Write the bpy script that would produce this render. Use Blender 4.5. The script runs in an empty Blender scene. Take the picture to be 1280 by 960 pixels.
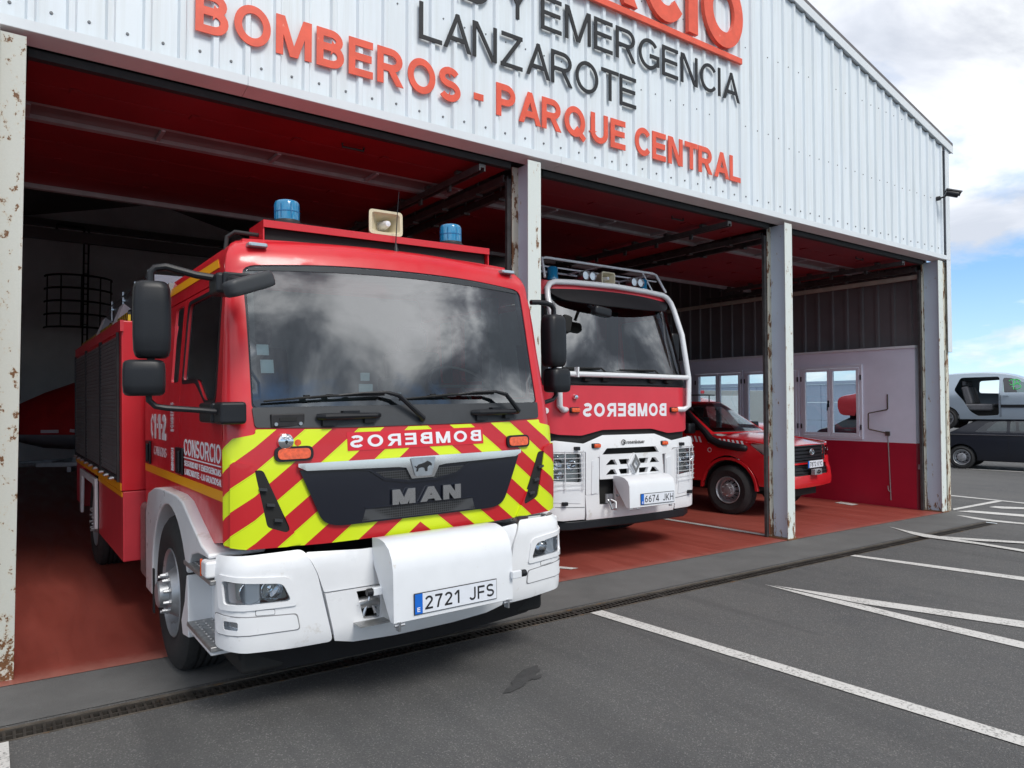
import bpy, bmesh, math, random
from mathutils import Vector, Matrix, Euler
from mathutils.geometry import delaunay_2d_cdt
random.seed(7)
S = bpy.context.scene
COL = S.collection
rad = math.radians; pi = math.pi; sin = math.sin; cos = math.cos

# ---------------------------------------------------------------- camera
cam = bpy.data.cameras.new('camera'); camo = bpy.data.objects.new('camera', cam); COL.objects.link(camo)
cam.sensor_width = 36; cam.lens = 36*910/1280; cam.clip_start = .05; cam.clip_end = 3000
_ya = rad(54.5136); _pi = math.atan(910/30000)
_F = Vector((cos(_ya)*cos(_pi), sin(_ya)*cos(_pi), sin(_pi)))
_R = _F.cross(Vector((0,0,1))).normalized(); _U = _R.cross(_F)
camo.matrix_world = Matrix(((_R.x,_U.x,-_F.x,0),(_R.y,_U.y,-_F.y,-5.518),(_R.z,_U.z,-_F.z,1.7),(0,0,0,1)))
S.camera = camo

# ---------------------------------------------------------------- light, sky, exposure
SUN_EL, SUN_AZ = 48, -86          # degrees; azimuth of the sun measured from +x
sd = bpy.data.lights.new('sun','SUN'); sd.energy = 1.75; sd.angle = rad(20); sd.color = (1,.965,.91)
so = bpy.data.objects.new('sun', sd); COL.objects.link(so)
_sv = Vector((cos(rad(SUN_EL))*cos(rad(SUN_AZ)), cos(rad(SUN_EL))*sin(rad(SUN_AZ)), sin(rad(SUN_EL))))
so.rotation_euler = _sv.to_track_quat('Z','Y').to_euler()
S.view_settings.view_transform = 'Standard'; S.view_settings.look = 'None'
S.view_settings.gamma = 1; S.view_settings.use_curve_mapping = False
S.view_settings.exposure = 0.5
S.cycles.max_bounces = 8; S.cycles.transparent_max_bounces = 16; S.cycles.diffuse_bounces = 7

def N(nt, typ, **kw):
    n = nt.nodes.new(typ)
    for k, v in kw.items():
        if k.startswith('i_'):
            key = k[2:]
            n.inputs[int(key) if key.isdigit() else key].default_value = v
        else: setattr(n, k, v)
    return n
def lk(nt, a, b): nt.links.new(a, b)
def mth(nt, op, a, b=None, c=None, clamp=False):
    n = nt.nodes.new('ShaderNodeMath'); n.operation = op; n.use_clamp = clamp
    for i, x in enumerate((a, b, c)):
        if x is None: continue
        if isinstance(x, (int, float)): n.inputs[i].default_value = x
        else: nt.links.new(x, n.inputs[i])
    return n.outputs[0]
def ramp(nt, fac, stops):
    n = nt.nodes.new('ShaderNodeValToRGB'); e = n.color_ramp.elements
    while len(e) < len(stops): e.new(.5)
    for i, (p, c) in enumerate(stops):
        e[i].position = p; e[i].color = (c, c, c, 1) if isinstance(c, (int, float)) else (*c, 1)
    nt.links.new(fac, n.inputs[0]); return n.outputs[0]
def mixc(nt, f, a, b, mode='MIX'):
    n = nt.nodes.new('ShaderNodeMix'); n.data_type = 'RGBA'; n.blend_type = mode
    for s, x in ((0, f), (6, a), (7, b)):
        if isinstance(x, (int, float)): n.inputs[s].default_value = x if s == 0 else (x, x, x, 1)
        elif isinstance(x, tuple): n.inputs[s].default_value = (*x, 1) if len(x) == 3 else x
        else: nt.links.new(x, n.inputs[s])
    return n.outputs[2]

W = bpy.data.worlds.new('World'); S.world = W; W.use_nodes = True
wt = W.node_tree; wt.nodes.clear()
sky = N(wt, 'ShaderNodeTexSky', sky_type='NISHITA', sun_disc=False, sun_elevation=rad(SUN_EL), sun_rotation=rad(90-SUN_AZ), altitude=20, air_density=1.0, dust_density=.1)
tc = N(wt, 'ShaderNodeTexCoord'); sp = N(wt, 'ShaderNodeSeparateXYZ'); lk(wt, tc.outputs['Generated'], sp.inputs[0])
zz = mth(wt, 'ADD', mth(wt, 'MAXIMUM', sp.outputs[2], 0.0), .22)
cb = N(wt, 'ShaderNodeCombineXYZ'); lk(wt, mth(wt, 'DIVIDE', sp.outputs[0], zz), cb.inputs[0]); lk(wt, mth(wt, 'DIVIDE', sp.outputs[1], zz), cb.inputs[1])
n1 = N(wt, 'ShaderNodeTexNoise', i_Scale=1.05, i_Detail=9, i_Roughness=.56, i_Distortion=.25); lk(wt, cb.outputs[0], n1.inputs['Vector'])
mp = N(wt, 'ShaderNodeMapping'); mp.inputs['Location'].default_value = (9.2, 1.3, 0); lk(wt, cb.outputs[0], mp.inputs[0])
n2 = N(wt, 'ShaderNodeTexNoise', i_Scale=1.9, i_Detail=9, i_Roughness=.55, i_Distortion=.5); lk(wt, mp.outputs[0], n2.inputs['Vector'])
cov = ramp(wt, mth(wt, 'ADD', n1.outputs[0], ramp(wt, sp.outputs[2], [(0.0, .0), (.14, .0), (.215, .13), (.27, .19)])), [(.52, 0), (.62, .96)])
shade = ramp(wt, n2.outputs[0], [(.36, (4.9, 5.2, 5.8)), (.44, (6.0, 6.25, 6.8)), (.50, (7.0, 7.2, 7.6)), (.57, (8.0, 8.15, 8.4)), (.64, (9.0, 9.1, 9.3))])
# darker clouds with bright thin edges, shaped for the windscreen reflections
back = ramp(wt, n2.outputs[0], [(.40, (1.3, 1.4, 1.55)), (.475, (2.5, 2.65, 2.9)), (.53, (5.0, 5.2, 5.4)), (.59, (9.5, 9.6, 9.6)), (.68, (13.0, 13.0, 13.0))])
# clouds brighten round that same unseen bank, not round the sun
dv = N(wt, 'ShaderNodeVectorMath', operation='DOT_PRODUCT'); lk(wt, tc.outputs['Generated'], dv.inputs[0]); dv.inputs[1].default_value = (.609, -.548, .574)   # unseen cloud bank, added for what the windscreen mirrors
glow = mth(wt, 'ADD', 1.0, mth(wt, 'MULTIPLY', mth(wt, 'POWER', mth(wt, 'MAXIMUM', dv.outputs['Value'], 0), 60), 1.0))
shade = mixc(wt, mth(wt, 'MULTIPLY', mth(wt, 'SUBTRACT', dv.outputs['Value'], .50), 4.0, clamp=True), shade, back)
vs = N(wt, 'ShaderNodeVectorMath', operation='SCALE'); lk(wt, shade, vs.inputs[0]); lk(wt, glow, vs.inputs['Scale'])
blue = ramp(wt, sp.outputs[2], [(0.0, (6.2, 7.6, 8.6)), (.05, (4.0, 6.4, 8.6)), (.16, (2.1, 4.3, 7.6)), (.6, (.9, 2.2, 5.0))])
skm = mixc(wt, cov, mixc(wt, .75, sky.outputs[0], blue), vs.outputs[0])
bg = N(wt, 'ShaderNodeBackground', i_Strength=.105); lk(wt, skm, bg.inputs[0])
wo = N(wt, 'ShaderNodeOutputWorld'); lk(wt, bg.outputs[0], wo.inputs[0])

# ---------------------------------------------------------------- materials
def mat(name, col, rough=.5, metal=0, coat=0, var=None, bump=None, spec=.5, rvar=None, grime=None, em=None, uv=False):
    """var=(scale, darker_factor)  bump=(scale, strength)  grime=(scale, threshold, colour)"""
    m = bpy.data.materials.new(name); m.use_nodes = True; nt = m.node_tree
    b = nt.nodes['Principled BSDF']
    b.inputs['Base Color'].default_value = (*col, 1); b.inputs['Roughness'].default_value = rough
    b.inputs['Metallic'].default_value = metal; b.inputs['Coat Weight'].default_value = coat
    b.inputs['Coat Roughness'].default_value = .13; b.inputs['Specular IOR Level'].default_value = spec
    tcn = nt.nodes.new('ShaderNodeTexCoord').outputs['Object']
    c = None
    if var:
        n = N(nt, 'ShaderNodeTexNoise', i_Scale=var[0], i_Detail=6, i_Roughness=.6); lk(nt, tcn, n.inputs['Vector'])
        c = mixc(nt, ramp(nt, n.outputs[0], [(.3, 0), (.7, 1)]), tuple(x*var[1] for x in col), tuple(min(1, x*(2-var[1])) for x in col))
    if grime:
        n = N(nt, 'ShaderNodeTexNoise', i_Scale=grime[0], i_Detail=8, i_Roughness=.65); lk(nt, tcn, n.inputs['Vector'])
        f = ramp(nt, n.outputs[0], [(grime[1], 0), (grime[1]+.07, 1)])
        c = mixc(nt, f, c if c is not None else col, grime[2])
    if c is not None: lk(nt, c, b.inputs['Base Color'])
    if rvar:
        n = N(nt, 'ShaderNodeTexNoise', i_Scale=rvar[0], i_Detail=5); lk(nt, tcn, n.inputs['Vector'])
        lk(nt, ramp(nt, n.outputs[0], [(.35, max(0, rough-rvar[1])), (.65, rough+rvar[1])]), b.inputs['Roughness'])
    if bump:
        n = N(nt, 'ShaderNodeTexNoise', i_Scale=bump[0], i_Detail=4); lk(nt, tcn, n.inputs['Vector'])
        bn = N(nt, 'ShaderNodeBump', i_Strength=bump[1], i_Distance=.01); lk(nt, n.outputs[0], bn.inputs['Height']); lk(nt, bn.outputs[0], b.inputs['Normal'])
    if em: b.inputs['Emission Color'].default_value = (*em[0], 1); b.inputs['Emission Strength'].default_value = em[1]
    return m
def glass(name, tint=(.75,.82,.82), refl=.08, fpow=1.0, rough=.0, graze=1.0):
    """thin pane: sees through, with a mirror share that grows at grazing angles"""
    m = bpy.data.materials.new(name); m.use_nodes = True; nt = m.node_tree; nt.nodes.clear()
    t = N(nt, 'ShaderNodeBsdfTransparent'); t.inputs[0].default_value = (*tint, 1)
    g = N(nt, 'ShaderNodeBsdfGlossy'); g.inputs['Roughness'].default_value = rough; g.inputs[0].default_value = (.95,.97,1,1)
    fr = N(nt, 'ShaderNodeFresnel', i_IOR=1.5*fpow)
    mx = N(nt, 'ShaderNodeMixShader'); o = N(nt, 'ShaderNodeOutputMaterial')
    lk(nt, mth(nt, 'ADD', fr.outputs[0], refl, clamp=True), mx.inputs[0]); lk(nt, t.outputs[0], mx.inputs[1]); lk(nt, g.outputs[0], mx.inputs[2]); lk(nt, mx.outputs[0], o.inputs[0])
    return m
M = {}
M['red'] = mat('fire_red_paint', (.60,.012,.022), .36, coat=.38, var=(2.5,.93), rvar=(9,.05))
M['red_dull'] = mat('weathered_red_paint', (.56,.035,.05), .45, coat=.15, var=(3,.9))
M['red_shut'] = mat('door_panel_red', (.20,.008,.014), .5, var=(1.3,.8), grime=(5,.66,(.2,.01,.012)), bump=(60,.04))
M['white'] = mat('white_vehicle_plastic', (.76,.77,.79), .35, coat=.2, var=(4,.96), grime=(5,.63,(.60,.58,.55)), rvar=(6,.08))
M['white2'] = mat('white_painted_steel', (.74,.76,.79), .35, coat=.3, var=(6,.97), grime=(9,.66,(.60,.57,.53)))
M['yellow'] = mat('reflective_yellow', (.62,.75,.01), .45)
M['amberband'] = mat('amber_reflective_band', (.85,.36,.01), .4)
M['blackpl'] = mat('black_plastic', (.008,.009,.012), .42, var=(12,.85), bump=(220,.06), spec=.4)
M['darkpl'] = mat('dark_grey_plastic', (.035,.038,.043), .5, var=(9,.9), bump=(200,.05))
M['gloss_black'] = mat('gloss_black_grille', (.008,.010,.018), .18, coat=.5)
M['rubber'] = mat('tyre_rubber', (.022,.022,.023), .78, var=(20,.75), bump=(90,.15))
M['under'] = mat('underbody_black', (.012,.012,.012), .8)
M['chrome'] = mat('chrome', (.75,.76,.78), .12, 1)
M['steel'] = mat('bright_steel', (.55,.56,.58), .32, 1, var=(20,.85))
M['alu'] = mat('aluminium_chequer', (.36,.36,.36), .45, .8, var=(30,.75))
M['rim'] = mat('silver_rim_paint', (.42,.43,.45), .38, .6, var=(14,.85), grime=(9,.62,(.22,.2,.18)))
M['lens'] = glass('headlamp_lens', (.92,.95,.97), .05)
M['screen'] = glass('windscreen_glass', (.66,.74,.72), .14, 1.08)
M['screen2'] = glass('windscreen_glass_tall', (.66,.75,.72), .16, 1.08)
M['screen3'] = glass('pickup_windscreen_glass', (.78,.84,.82), .05)
M['sideglass'] = glass('side_window_glass', (.35,.42,.42), .05)
M['pane'] = glass('window_pane_glass', (.86,.93,.95), .02)
M['orange'] = mat('orange_lamp', (.75,.10,.02), .25, coat=.6, var=(40,.7))
M['amber'] = mat('amber_lens', (.85,.30,.03), .2, coat=.6)
M['bluel'] = mat('blue_beacon_lens', (.008,.21,.42), .12, coat=1)
M['cream'] = mat('cream_horn_plastic', (.68,.60,.42), .4, var=(8,.93))
M['seat'] = mat('dark_seat_cloth', (.03,.032,.04), .9, var=(30,.8))
M['seat2'] = mat('grey_seat_cloth', (.11,.11,.12), .9, var=(20,.8))
M['cabin'] = mat('cabin_grey', (.24,.25,.25), .8, var=(6,.85))
M['decal'] = mat('white_decal_film', (.80,.80,.84), .4)
M['decaldim'] = mat('pale_decal_film', (.62,.50,.54), .45)
M['black_text'] = mat('black_lettering', (.012,.012,.014), .5)
M['plate'] = mat('number_plate_white', (.74,.77,.83), .35, var=(30,.95))
M['plate_blue'] = mat('number_plate_blue', (.01,.14,.60), .35)
M['slat'] = mat('shutter_dark_slats', (.17,.175,.18), .42, .3, var=(3,.9))
M['clad'] = mat('pale_sheet_cladding', (.74,.80,.84), .42, 0, var=(1.4,.965), grime=(3.2,.69,(.60,.64,.64)))
M['clad_trim'] = mat('pale_trim_sheet', (.70,.74,.77), .4, var=(2,.96), grime=(6,.68,(.55,.52,.47)))
M['trim_under'] = mat('door_head_sheet', (.62,.60,.60), .5, var=(3,.94))
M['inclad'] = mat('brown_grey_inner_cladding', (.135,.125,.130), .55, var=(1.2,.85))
M['sign_red'] = mat('sign_letter_red', (.78,.105,.055), .42, var=(7,.88), grime=(16,.66,(.88,.30,.22)))
M['sign_black'] = mat('sign_letter_black', (.008,.009,.012), .55, var=(12,.8))
M['wallwhite'] = mat('off_white_render', (.74,.77,.88), .7, var=(2.2,.95), grime=(11,.72,(.42,.40,.44)), bump=(50,.08))
M['wallred'] = mat('red_wall_paint', (.42,.010,.035), .45, var=(1.5,.9), bump=(50,.05))
M['upvc'] = mat('pale_window_frame', (.74,.77,.86), .4)
M['wallgrey'] = mat('precast_wall_panel', (.50,.55,.68), .7, var=(.8,.93))
M['darkwall'] = mat('interior_back_wall', (.80,.80,.82), .8, var=(1,.9))
M['dark_metal'] = mat('dark_track_metal', (.04,.038,.040), .5, .5, var=(8,.7))
M['galv'] = mat('galvanised_steel', (.42,.43,.45), .45, .6, var=(9,.8))
M['seam'] = mat('cab_seam_black', (.01,.01,.01), .7)
M['seam2'] = mat('fine_grey_seam', (.22,.22,.23), .7)
M['paper'] = mat('paper_white', (.40,.50,.58), .6)
M['iron'] = mat('dark_bracket_iron', (.085,.065,.055), .7, .3, var=(20,.6))

def rusty(name, base, thr, rust=(.26,.115,.045), sc=17, stretch=(1,1,.35)):
    m = bpy.data.materials.new(name); m.use_nodes = True; nt = m.node_tree; b = nt.nodes['Principled BSDF']
    t = nt.nodes.new('ShaderNodeTexCoord').outputs['Object']
    mpn = N(nt, 'ShaderNodeMapping'); mpn.inputs['Scale'].default_value = stretch; lk(nt, t, mpn.inputs[0])
    n = N(nt, 'ShaderNodeTexNoise', i_Scale=sc, i_Detail=9, i_Roughness=.66); lk(nt, mpn.outputs[0], n.inputs['Vector'])
    n2 = N(nt, 'ShaderNodeTexNoise', i_Scale=sc*5, i_Detail=6, i_Roughness=.6); lk(nt, t, n2.inputs['Vector'])
    s = N(nt, 'ShaderNodeSeparateXYZ'); lk(nt, t, s.inputs[0])
    low = mth(nt, 'MULTIPLY', mth(nt, 'SUBTRACT', .45, s.outputs[2], clamp=True), .28)     # more rust at the foot
    f0 = mth(nt, 'ADD', mth(nt, 'ADD', n.outputs[0], low), mth(nt, 'MULTIPLY', mth(nt, 'SUBTRACT', n2.outputs[0], .5), .22))
    edge = ramp(nt, f0, [(thr-.045, 0), (thr, 1)]); core = ramp(nt, f0, [(thr, 0), (thr+.02, 1)])
    c = mixc(nt, ramp(nt, n2.outputs[0], [(.3, 0), (.7, 1)]), tuple(x*.94 for x in base), base)
    c = mixc(nt, mth(nt, 'MULTIPLY', edge, .4), c, (.55,.42,.26))
    rc = mixc(nt, n2.outputs[0], rust, tuple(x*.3 for x in rust))
    c = mixc(nt, core, c, rc)
    lk(nt, c, b.inputs['Base Color']); b.inputs['Roughness'].default_value = .6
    bn = N(nt, 'ShaderNodeBump', i_Strength=.5, i_Distance=.004); lk(nt, core, bn.inputs['Height']); bn.invert = True; lk(nt, bn.outputs[0], b.inputs['Normal'])
    return m
M['post_front'] = rusty('post_flange_paint', (.68,.73,.70), .635)
M['post_web'] = rusty('post_web_blue_shade', (.56,.64,.74), .665)  # bluish shade of the recessed web is put into its base colour
M['post_back'] = rusty('post_back_flange_paint', (.62,.60,.50), .55)
M['post_left'] = rusty('left_post_paint', (.64,.70,.69), .665, sc=17, stretch=(1,1,.7))
M['post_leftr'] = rusty('left_post_side_paint', (.58,.59,.54), .60, sc=17, stretch=(1,1,.7))
M['rust'] = rusty('rusty_iron', (.20,.13,.09), .45)

def asphalt():
    m = bpy.data.materials.new('worn_asphalt'); m.use_nodes = True; nt = m.node_tree; b = nt.nodes['Principled BSDF']
    t = nt.nodes.new('ShaderNodeTexCoord').outputs['Object']
    big = N(nt, 'ShaderNodeTexNoise', i_Scale=.55, i_Detail=6, i_Roughness=.6, i_Distortion=.3); lk(nt, t, big.inputs['Vector'])
    mid = N(nt, 'ShaderNodeTexNoise', i_Scale=5, i_Detail=8, i_Roughness=.65); lk(nt, t, mid.inputs['Vector'])
    fin = N(nt, 'ShaderNodeTexVoronoi', i_Scale=170); lk(nt, t, fin.inputs['Vector'])
    fn = N(nt, 'ShaderNodeTexNoise', i_Scale=95, i_Detail=5, i_Roughness=.7); lk(nt, t, fn.inputs['Vector'])
    c = mixc(nt, ramp(nt, big.outputs[0], [(.32, 0), (.68, 1)]), (.078,.080,.084), (.122,.121,.119))
    c = mixc(nt, ramp(nt, mid.outputs[0], [(.35, 0), (.7, 1)]), c, (.112,.110,.108))
    c = mixc(nt, mth(nt, 'MULTIPLY', ramp(nt, fn.outputs[0], [(.35, 1), (.5, 0)]), .55), c, (.035,.035,.037))
    c = mixc(nt, mth(nt, 'MULTIPLY', ramp(nt, fin.outputs['Color'], [(.74, 0), (.88, 1)]), .6), c, (.30,.29,.28))
    sc_ = N(nt, 'ShaderNodeTexVoronoi', i_Scale=7, feature='DISTANCE_TO_EDGE'); lk(nt, t, sc_.inputs['Vector'])
    mp2 = N(nt, 'ShaderNodeMapping'); mp2.inputs['Scale'].default_value = (1.9,.16,1); mp2.inputs['Rotation'].default_value = (0,0,.12); lk(nt, t, mp2.inputs[0])
    trk = N(nt, 'ShaderNodeTexNoise', i_Scale=1.1, i_Detail=7, i_Roughness=.6, i_Distortion=.6); lk(nt, mp2.outputs[0], trk.inputs['Vector'])
    c = mixc(nt, mth(nt, 'MULTIPLY', ramp(nt, trk.outputs[0], [(.50, 0), (.66, 1)]), .38), c, (.055,.055,.057))       # faint tyre smears
    sp2 = N(nt, 'ShaderNodeTexVoronoi', i_Scale=1.7); lk(nt, t, sp2.inputs['Vector'])
    c = mixc(nt, mth(nt, 'MULTIPLY', ramp(nt, sp2.outputs['Distance'], [(.020, 1), (.030, 0)]), .5), c, (.05,.05,.05))   # old drips and gum
    sp3 = N(nt, 'ShaderNodeTexVoronoi', i_Scale=2.9); lk(nt, t, sp3.inputs['Vector'])
    c = mixc(nt, mth(nt, 'MULTIPLY', ramp(nt, sp3.outputs['Distance'], [(.012, 1), (.020, 0)]), .5), c, (.32,.31,.30))
    lk(nt, c, b.inputs['Base Color']); b.inputs['Roughness'].default_value = .82
    bn = N(nt, 'ShaderNodeBump', i_Strength=.9, i_Distance=.008); lk(nt, mth(nt, 'ADD', fn.outputs[0], mth(nt, 'MULTIPLY', fin.outputs['Distance'], .5)), bn.inputs['Height']); lk(nt, bn.outputs[0], b.inputs['Normal'])
    return m
M['asphalt'] = asphalt()
M['apron'] = mat('smooth_apron_asphalt', (.118,.118,.117), .8, var=(2.5,.85), bump=(130,.35), grime=(14,.68,(.13,.12,.11)))
def clad_mat():
    m = bpy.data.materials.new('pale_sheet_cladding'); m.use_nodes = True; nt = m.node_tree; b = nt.nodes['Principled BSDF']
    t = nt.nodes.new('ShaderNodeTexCoord').outputs['Object']
    mpn = N(nt, 'ShaderNodeMapping'); mpn.inputs['Scale'].default_value = (9,1,.35); lk(nt, t, mpn.inputs[0])
    a = N(nt, 'ShaderNodeTexNoise', i_Scale=1.6, i_Detail=8, i_Roughness=.65); lk(nt, mpn.outputs[0], a.inputs['Vector'])
    g = N(nt, 'ShaderNodeTexNoise', i_Scale=1.1, i_Detail=7, i_Roughness=.6); lk(nt, t, g.inputs['Vector'])
    f = N(nt, 'ShaderNodeTexNoise', i_Scale=38, i_Detail=5, i_Roughness=.7); lk(nt, t, f.inputs['Vector'])
    c = mixc(nt, ramp(nt, a.outputs[0], [(.42, 0), (.70, 1)]), (.77,.83,.87), (.66,.70,.71))
    c = mixc(nt, ramp(nt, g.outputs[0], [(.35, 0), (.7, .55)]), c, (.70,.76,.82))
    c = mixc(nt, mth(nt, 'MULTIPLY', ramp(nt, f.outputs[0], [(.66, 0), (.72, 1)]), .35), c, (.50,.42,.34))
    lk(nt, c, b.inputs['Base Color']); b.inputs['Roughness'].default_value = .42
    bn = N(nt, 'ShaderNodeBump', i_Strength=.12, i_Distance=.02); lk(nt, g.outputs[0], bn.inputs['Height']); lk(nt, bn.outputs[0], b.inputs['Normal'])
    return m
M['clad'] = clad_mat()
def floor_paint():
    m = bpy.data.materials.new('red_floor_paint'); m.use_nodes = True; nt = m.node_tree; b = nt.nodes['Principled BSDF']
    t = nt.nodes.new('ShaderNodeTexCoord').outputs['Object']
    mpn = N(nt, 'ShaderNodeMapping'); mpn.inputs['Scale'].default_value = (3.2,.45,1); lk(nt, t, mpn.inputs[0])
    a = N(nt, 'ShaderNodeTexNoise', i_Scale=1.3, i_Detail=8, i_Roughness=.62, i_Distortion=.5); lk(nt, mpn.outputs[0], a.inputs['Vector'])
    f = N(nt, 'ShaderNodeTexNoise', i_Scale=14, i_Detail=8, i_Roughness=.7); lk(nt, t, f.inputs['Vector'])
    s = N(nt, 'ShaderNodeSeparateXYZ'); lk(nt, t, s.inputs[0])
    c = mixc(nt, ramp(nt, a.outputs[0], [(.3, 0), (.7, 1)]), (.255,.054,.040), (.325,.074,.055))
    c = mixc(nt, mth(nt, 'MULTIPLY', ramp(nt, f.outputs[0], [(.55, 0), (.75, 1)]), .45), c, (.20,.06,.05))
    # worn pale edge at the threshold
    ed = mth(nt, 'MULTIPLY', mth(nt, 'SUBTRACT', .22, mth(nt, 'ADD', s.outputs[1], mth(nt, 'MULTIPLY', f.outputs[0], .25)), clamp=True), 4.5, clamp=True)
    c = mixc(nt, mth(nt, 'MULTIPLY', ed, .55), c, (.44,.22,.18))
    lk(nt, c, b.inputs['Base Color'])
    lk(nt, ramp(nt, a.outputs[0], [(.3, .30), (.7, .52)]), b.inputs['Roughness'])
    return m
M['floor'] = floor_paint()
def worn_white():
    m = bpy.data.materials.new('worn_line_paint'); m.use_nodes = True; nt = m.node_tree; b = nt.nodes['Principled BSDF']
    t = nt.nodes.new('ShaderNodeTexCoord').outputs['Object']
    a = N(nt, 'ShaderNodeTexNoise', i_Scale=55, i_Detail=7, i_Roughness=.7); lk(nt, t, a.inputs['Vector'])
    g = N(nt, 'ShaderNodeTexNoise', i_Scale=4, i_Detail=4); lk(nt, t, g.inputs['Vector'])
    f = mth(nt, 'ADD', a.outputs[0], mth(nt, 'MULTIPLY', mth(nt, 'SUBTRACT', g.outputs[0], .5), .3))
    lk(nt, mixc(nt, ramp(nt, f, [(.37, 0), (.47, 1)]), (.26,.255,.245), (.60,.59,.57)), b.inputs['Base Color']); b.inputs['Roughness'].default_value = .75
    return m
M['line'] = worn_white()
def chevrons(name, z0, per=.32):
    """retro-reflective stripes laid as film on the panel (uv = metres across, metres up)"""
    m = bpy.data.materials.new(name); m.use_nodes = True; nt = m.node_tree; b = nt.nodes['Principled BSDF']
    u = N(nt, 'ShaderNodeUVMap'); u.uv_map = 'metres'; s = N(nt, 'ShaderNodeSeparateXYZ'); lk(nt, u.outputs[0], s.inputs[0])
    v = mth(nt, 'FRACT', mth(nt, 'ADD', mth(nt, 'DIVIDE', mth(nt, 'SUBTRACT', mth(nt, 'ADD', mth(nt, 'MULTIPLY', mth(nt, 'ABSOLUTE', s.outputs[0]), .79), s.outputs[1]), z0), per), 20))
    f = mth(nt, 'LESS_THAN', v, .5)
    thin = mth(nt, 'LESS_THAN', mth(nt, 'ABSOLUTE', mth(nt, 'SUBTRACT', v, .47)), .006)   # film joint
    c = mixc(nt, f, (.52,.010,.018), (.66,.80,.008)); c = mixc(nt, mth(nt, 'MULTIPLY', thin, .6), c, (.25,.30,.01))
    lk(nt, c, b.inputs['Base Color']); b.inputs['Roughness'].default_value = .4; b.inputs['Coat Weight'].default_value = .3
    return m
M['chev'] = chevrons('chevron_film', 1.005, .25)
def mesh_grille():
    m = bpy.data.materials.new('honeycomb_mesh'); m.use_nodes = True; nt = m.node_tree; b = nt.nodes['Principled BSDF']
    t = nt.nodes.new('ShaderNodeTexCoord').outputs['Object']
    v = N(nt, 'ShaderNodeTexVoronoi', i_Scale=70, i_Randomness=.0, feature='DISTANCE_TO_EDGE'); lk(nt, t, v.inputs['Vector'])
    lk(nt, mixc(nt, ramp(nt, v.outputs[0], [(.08, 0), (.16, 1)]), (.05,.052,.056), (.003,.003,.003)), b.inputs['Base Color'])
    return m
M['honey'] = mesh_grille()

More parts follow.
